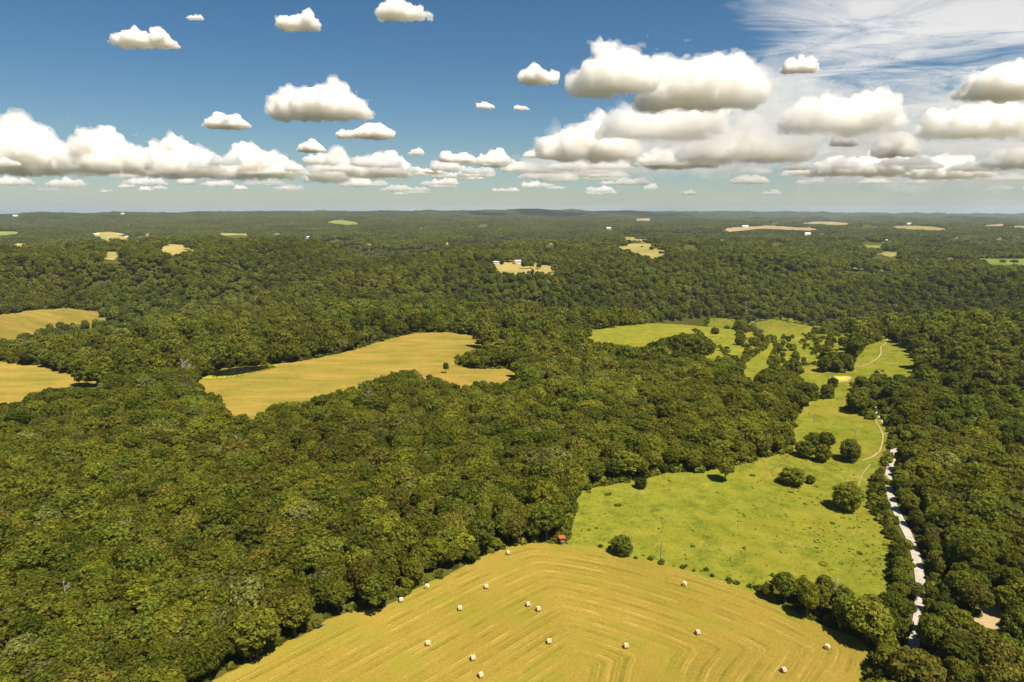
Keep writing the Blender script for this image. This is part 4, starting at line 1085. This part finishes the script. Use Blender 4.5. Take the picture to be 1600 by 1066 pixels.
def cloud(px, base_y, top_y, w_px, label, seed, puffs=None, soft=1.0, dens=1.0, depth=0.7, veil=0.8, group='cumulus clouds', rag=0.0):
    g = np.random.default_rng(seed)
    el = math.atan2(327.5 - base_y, F_PX)
    D = (CLOUD_BASE - CAM_H) / max(math.tan(el), 0.015)
    sc = D / F_PX                       # metres per pixel at the cloud
    W, Hh = w_px * sc, (base_y - top_y) * sc
    cx, cyy = (px - 800) * sc, D
    pts = []; rad = []
    if puffs is None:
        n = max(2, int(round(w_px / max(base_y - top_y, 1) * 1.1)))
        xs_ = np.linspace(-.36, .36, n) + g.uniform(-.08, .08, n) if n > 1 else np.array([0.])
        hs_ = g.uniform(.5, .95, n); hs_[int(g.integers(n))] = 1.0
        puffs = [(-.5, .22)] + list(zip(xs_, hs_)) + [(.5, .18)]
    puffs = sorted(puffs)
    fx = np.array([p[0] for p in puffs]); fh = np.array([p[1] for p in puffs])
    nx = int(np.clip(w_px / max(base_y - top_y, 1) * 5, 6, 26))
    for q in np.linspace(-.5, .5, nx):
        env = np.interp(q, fx, fh) * Hh
        for yy in np.linspace(-.5, .5, 3):
            e = env * (1 - .35 * abs(yy) * 2) * g.uniform(.62, 1.08)
            r_ = min(Hh * g.uniform(.17, .27), e * .5); r_ = max(r_, Hh * .07)
            z_ = e - r_
            while True:
                pts.append((q * W * .94 + g.normal(0, .2) * r_, yy * W * depth * .5 + g.normal(0, .3) * r_, max(z_, r_ * g.uniform(.35, 1.0)))); rad.append(r_ * g.uniform(.9, 1.15))
                if z_ < r_ * .9: break
                z_ -= r_ * .95; r_ = min(r_ * 1.12, Hh * .3)
    # smaller and smaller billows on the shoulders of the large puffs
    base = list(zip(pts, rad)); rm = float(np.mean(rad)); minr = sc * 1.6
    for lev, (nb_, k0, k1) in enumerate(((9, .34, .58), (5, .34, .55))):
        nxt = []
        for p, r_ in base:
            if r_ * k1 < minr: continue
            for _ in range(nb_):
                d = g.normal(0, 1, 3); d[2] = abs(d[2]) * 1.1 - .25; d[1] = -abs(d[1]) if g.uniform() < .6 else d[1]; d /= np.linalg.norm(d)
                rr = r_ * g.uniform(k0, k1); q = np.array(p) + d * r_ * g.uniform(.80, .98); q[2] = max(q[2], rr * .5); nxt.append((tuple(q), rr))
        pts += [p for p, _ in nxt]; rad += [r_ for _, r_ in nxt]; base = nxt
    P_ = np.array(pts); R_ = np.array(rad); vx = max(sc * 1.35, rm / 12)
    pad = rm * (.55 + rag)
    lo = (P_ - R_[:, None]).min(0) - pad; hi = (P_ + R_[:, None]).max(0) + pad; lo[2] = -.12 * Hh - pad * .6
    vx = max(vx, float(np.prod(hi - lo)) ** (1/3) / (78.0 if veil else 52.0))
    n_ = np.ceil((hi - lo) / vx).astype(int) + 1
    sdf = np.full(n_, pad * 1.2, np.float32); ax_ = [lo[k] + np.arange(n_[k]) * vx for k in range(3)]
    for p, r_ in zip(P_, R_):
        w = r_ + pad; sl = [slice(max(0, int((p[k] - w - lo[k]) / vx)), min(n_[k], int((p[k] + w - lo[k]) / vx) + 2)) for k in range(3)]
        dx, dy, dz = (ax_[k][sl[k]] - p[k] for k in range(3))
        d = np.sqrt((dx**2)[:, None, None] + (dy**2)[None, :, None] + (dz**2)[None, None, :]) - r_
        sdf[tuple(sl)] = np.minimum(sdf[tuple(sl)], d)
    nz1 = vnoise(n_, rm * 1.3 / vx, g, 4, .6)
    body = sdf + nz1 * rm * (.22 + rag)
    floor_ = (-.06 * Hh - ax_[2])[None, None, :] + nz1 * rm * (.55 + rag)      # uneven flat base
    body = np.maximum(body, floor_)
    V, F = surface_net(body, lo, vx)
    if len(F) == 0: return
    o = link('cloud', mesh_np('cloud', V, F, [m_cloud(dens * CLOUD_D / rm)], smooth=True)); o.location = (cx, cyy, CLOUD_BASE)
    if veil:
        sd2 = sdf[::2, ::2, ::2]; nz2 = vnoise(sd2.shape, rm * .9 / (2 * vx), g, 3, .6)
        vb = np.maximum(sd2 - rm * .14 + nz2 * rm * .46, (-.10 * Hh - ax_[2][::2])[None, None, :] + nz2 * rm * .9)
        V, F = surface_net(vb, lo, 2 * vx)
        link('cloud_veil', mesh_np('cloud_veil', V, F, [m_cloud(dens * veil / rm)], smooth=True), o)
    tag(o, label, 'cloud', group)
CG = 'cumulus clouds'
for args in ((1270, 236, 120, 620, 'broad pale veil of cloud behind the right-hand heaps', 71, .07), (1010, 270, 196, 420, 'pale ragged cloud bank behind the centre right clouds', 72, .10), (1450, 292, 205, 420, 'pale cloud bank low at the far right', 73, .10)):
    cloud(*args[:6], dens=args[6], veil=0, depth=.5, group='pale cloud banks', rag=.55)
cloud(260, 91, 64, 92, 'small flat-based cloud at upper left', 11, dens=.7, veil=.6)
cloud(487, 67, 41, 62, 'small cloud at the top, left of centre', 12, dens=.7, veil=.6)
cloud(645, 53, 24, 78, 'small cloud at the top near the centre', 13, [(-.5, .4), (-.25, 1.), (.1, .6), (.5, .25)], dens=.6, veil=.6)
cloud(337, 55, 47, 26, 'tiny wisp of cloud between the upper left clouds', 14, dens=.4, veil=.4)
cloud(518, 190, 141, 144, 'large bright cloud alone left of centre', 15, [(-.5, .5), (-.3, .85), (-.05, .9), (.12, 1.), (.32, .7), (.5, .25)], depth=.5)
cloud(372, 206, 181, 66, 'small bright cloud above the left cloud bank', 16, [(-.5, .3), (-.15, 1.), (.2, .7), (.5, .3)])
cloud(580, 221, 197, 80, 'small bright cloud below the large lone cloud', 17, [(-.5, .4), (-.1, .6), (.2, 1.), (.5, .4)])
cloud(497, 241, 223, 42, 'little round cloud above the end of the left bank', 18)
cloud(65, 268, 192, 170, 'towering cloud at the left end of the left bank', 19, [(-.5, .55), (-.3, .75), (-.12, 1.), (.08, .95), (.3, .6), (.5, .45)])
cloud(190, 266, 199, 130, 'peaked cloud in the left bank', 20, [(-.5, .4), (-.12, 1.), (.05, .85), (.25, .6), (.5, .2)])
cloud(300, 274, 224, 150, 'broad knobbly cloud in the middle of the left bank', 21, [(-.5, .4), (-.25, .9), (0, 1.), (.25, .7), (.5, .4)])
cloud(418, 276, 223, 96, 'bright heaped cloud at the right end of the left bank', 22, [(-.5, .4), (-.22, 1.), (0, .8), (.3, .75), (.5, .3)])
cloud(522, 281, 229, 46, 'narrow leaning cloud right of the left bank', 23, [(-.5, .4), (-.1, .6), (.3, 1.), (.5, .5)], dens=.7)
cloud(600, 276, 234, 96, 'puffy cloud low on the horizon left of centre', 24, [(-.5, .3), (-.2, .8), (.0, 1.), (.3, .8), (.5, .3)], dens=.8)
cloud(715, 256, 234, 50, 'low cloud near the centre', 25, dens=.7)
cloud(772, 262, 236, 46, 'low cloud just right of centre', 26, dens=.7)
cloud(679, 273, 263, 26, 'little low cloud at the centre', 27)
cloud(840, 142, 116, 58, 'small cloud left of the great right-hand heap', 28, dens=.8)
cloud(760, 179, 167, 30, 'tiny cloud in the blue near the centre', 29, dens=.6)
cloud(815, 181, 173, 26, 'tiny thin cloud beside the great heap', 30, dens=.5)
cloud(950, 152, 78, 112, 'tall bright left dome of the great right-hand heap', 31, [(-.5, .35), (-.25, .75), (-.02, 1.), (.22, .9), (.5, .5)], dens=.75)
cloud(1082, 172, 88, 170, 'broad bright right dome of the great heap', 32, [(-.5, .5), (-.28, 1.), (-.05, .8), (.2, .92), (.4, .6), (.5, .3)], dens=.7)
cloud(1020, 218, 152, 190, 'grey-white shelf under the great heap', 33, dens=.35, veil=.4, rag=.12)
cloud(918, 248, 181, 150, 'peaked cloud below the great heap', 34, [(-.5, .3), (-.2, .7), (.0, 1.), (.2, .75), (.5, .25)], dens=.75)
cloud(1148, 250, 183, 186, 'bright double-headed cloud right of centre', 35, [(-.5, .4), (-.32, .75), (-.1, .65), (.1, 1.), (.2, .6), (.5, .5)], dens=.75)
cloud(1060, 262, 225, 100, 'low cloud left of the double-headed cloud', 36)
cloud(1290, 208, 140, 170, 'ragged cloud behind the streaks at right', 37, dens=.4, veil=.5, rag=.12)
cloud(1526, 163, 98, 112, 'domed cloud at upper right', 38, [(-.5, .25), (-.1, 1.), (.15, .8), (.5, .3)], dens=.8)
cloud(1505, 216, 164, 175, 'broad grey cloud at right', 39, dens=.45, rag=.1)
cloud(1328, 274, 241, 156, 'long low cloud at right', 40)
cloud(1378, 246, 211, 62, 'small peaked cloud above the long low one', 41)
cloud(1300, 232, 214, 40, 'tiny cloud left of the small peaked one', 42)
cloud(1462, 278, 243, 120, 'low heaped cloud at far right', 43, dens=.8)
cloud(1590, 46, 22, 50, 'small cloud at the top right corner', 44, dens=.8)
cloud(1226, 127, 105, 52, 'small cloud beside the streaks', 45, dens=.7)
cloud(1570, 262, 225, 110, 'pale cloud at the right edge', 46, dens=.7)
gl = np.random.default_rng(60)
for i in range(84):
    xx = gl.uniform(-20, 1620) if i > 16 else gl.uniform(520, 1260); bb = gl.uniform(258, 306); hh = gl.uniform(4, 9) + (306 - bb) * .22
    where = ['over the far left', 'left of centre', 'over the centre', 'right of centre', 'over the far right'][int(np.clip((xx + 20) / 328, 0, 4))]
    row = 'just above the horizon' if bb > 290 else ('in the lowest cloud row' if bb > 274 else 'under the larger clouds')
    cloud(xx, bb, bb - hh, hh * gl.uniform(2.2, 6), f'small faint cloud {row} {where}', 100 + i, dens=gl.uniform(.2, .55), veil=0, depth=.8, rag=.15, group='faint clouds low above the horizon')
for i, (xx, bb, hh, ww) in enumerate([(655, 246, 12, 26), (700, 268, 20, 46), (745, 278, 16, 60), (805, 270, 18, 44), (835, 250, 14, 40), (870, 284, 18, 66), (560, 292, 16, 52), (500, 284, 20, 40), (470, 270, 14, 30), (930, 282, 14, 60), (985, 290, 14, 50), (1010, 262, 22, 60), (1160, 288, 14, 60), (1230, 278, 14, 46), (240, 290, 14, 70), (120, 292, 14, 60), (40, 290, 16, 60), (350, 292, 14, 50)]):
    cloud(xx, bb, bb - hh, ww, f"pale puff of cloud in the low band, {['first','second','third','fourth','fifth','sixth','seventh','eighth','ninth','tenth','eleventh','twelfth','thirteenth','fourteenth','fifteenth','sixteenth','seventeenth','eighteenth'][sorted([655,700,745,805,835,870,560,500,470,930,985,1010,1160,1230,240,120,40,350]).index(xx)]} from left", 300 + i, dens=.45, veil=0, depth=.7, rag=.12, group='pale puffs in the low cloud band')
# thin high cloud sheets at the upper right
def m_high():
    t = NT('high_cloud_ice'); P = t.pos()
    mp = t.n('Mapping', {'Vector': P, 'Rotation': (0, 0, -.55), 'Scale': (.00006, .00012, .0001)})
    a = t.noise(1.0, 3, .5, mp.outputs[0], .5)
    mp2 = t.n('Mapping', {'Vector': P, 'Rotation': (0, 0, -.45), 'Scale': (.00035, .0005, .001)}); b = t.noise(1.0, 6, .68, mp2.outputs[0], .8)
    sx = t.n('SeparateXYZ', {0: P}); x_, y_ = sx.outputs[0], sx.outputs[1]
    edge = t.mapr(t.math('ADD', x_, t.math('MULTIPLY', y_, -.12)), 1000, 6500, -.36, 0.16)
    f = t.math('ADD', t.math('ADD', t.math('MULTIPLY', a, 1.0), t.math('MULTIPLY', b, .75)), edge)
    al = t.mapr(f, .72, 1.12, 0, .66, True)
    al = t.math('MULTIPLY', al, t.mapr(y_, 90000, 60000))
    d = t.n('BsdfDiffuse', {'Color': (.80, .79, .78)}); tr = t.n('BsdfTranslucent', {'Color': (.72, .70, .68)})
    m1 = t.n('MixShader', {0: .7}); t.set(m1.inputs[1], d); t.set(m1.inputs[2], tr)
    tp = t.n('BsdfTransparent'); m2 = t.n('MixShader', {0: al}); t.set(m2.inputs[1], tp); t.set(m2.inputs[2], m1)
    return t.surf(m2.outputs[0])
X, Y = np.meshgrid(np.linspace(500, 80000, 60), np.linspace(13000, 95000, 60)); Z = 5200 + 150*np.sin(X*.0004 + Y*.0003) + 120*np.sin(Y*.0009)
hv = np.stack([X.ravel(), Y.ravel(), Z.ravel()], -1); k_ = np.arange(59)[:, None]*60 + np.arange(59)[None]; hf_ = np.stack([k_, k_+1, k_+61, k_+60], -1).reshape(-1, 4)
hc = link('high_cloud', mesh_np('high_cloud', hv, hf_, [m_high()], smooth=True)); tag(hc, 'thin streaky high cloud spread over the upper right sky', 'cloud', kind='stuff')

# ------------------------------------------------------------------ haze
def m_haze():
    t = NT('summer_haze'); pv = t.n('VolumePrincipled', {'Color': (.80, .91, 1.0), 'Density': HAZE, 'Anisotropy': 0.2})
    t.set(t.out.inputs['Volume'], pv.outputs[0]); return t.m
HAZE = 0.000036
zl = float(gv[:, 2].min()) - 1.0
hz_ = link('haze', Geo().box(-70000, 70000, -65000, 70000, zl, 330).mesh('haze', m_haze())); tag(hz_, 'thin summer haze over the land', 'haze', kind='stuff')

# ------------------------------------------------------------------ things that look alike: tell them apart by their order from left to right
ORD = 'first second third fourth fifth sixth seventh eighth ninth tenth eleventh twelfth thirteenth fourteenth fifteenth sixteenth'.split()
same = {}
for o in COL.objects:
    if o.parent is None and 'label' in o and o.get('category') in ('tree', 'cloud'): same.setdefault(o['label'], []).append(o)
for lb, os_ in same.items():
    if len(os_) < 2 or len(os_) > len(ORD) or len(lb.split()) > 14: continue
    os_.sort(key=lambda o: float(project(np.float64(o.location.x), np.float64(o.location.y), np.float64(o.location.z))[0]))
    for k, o in enumerate(os_): o['label'] = f'{lb}, {ORD[k]} from left' if len(lb.split()) < 14 else f'{lb}, {ORD[k]} rightwards'
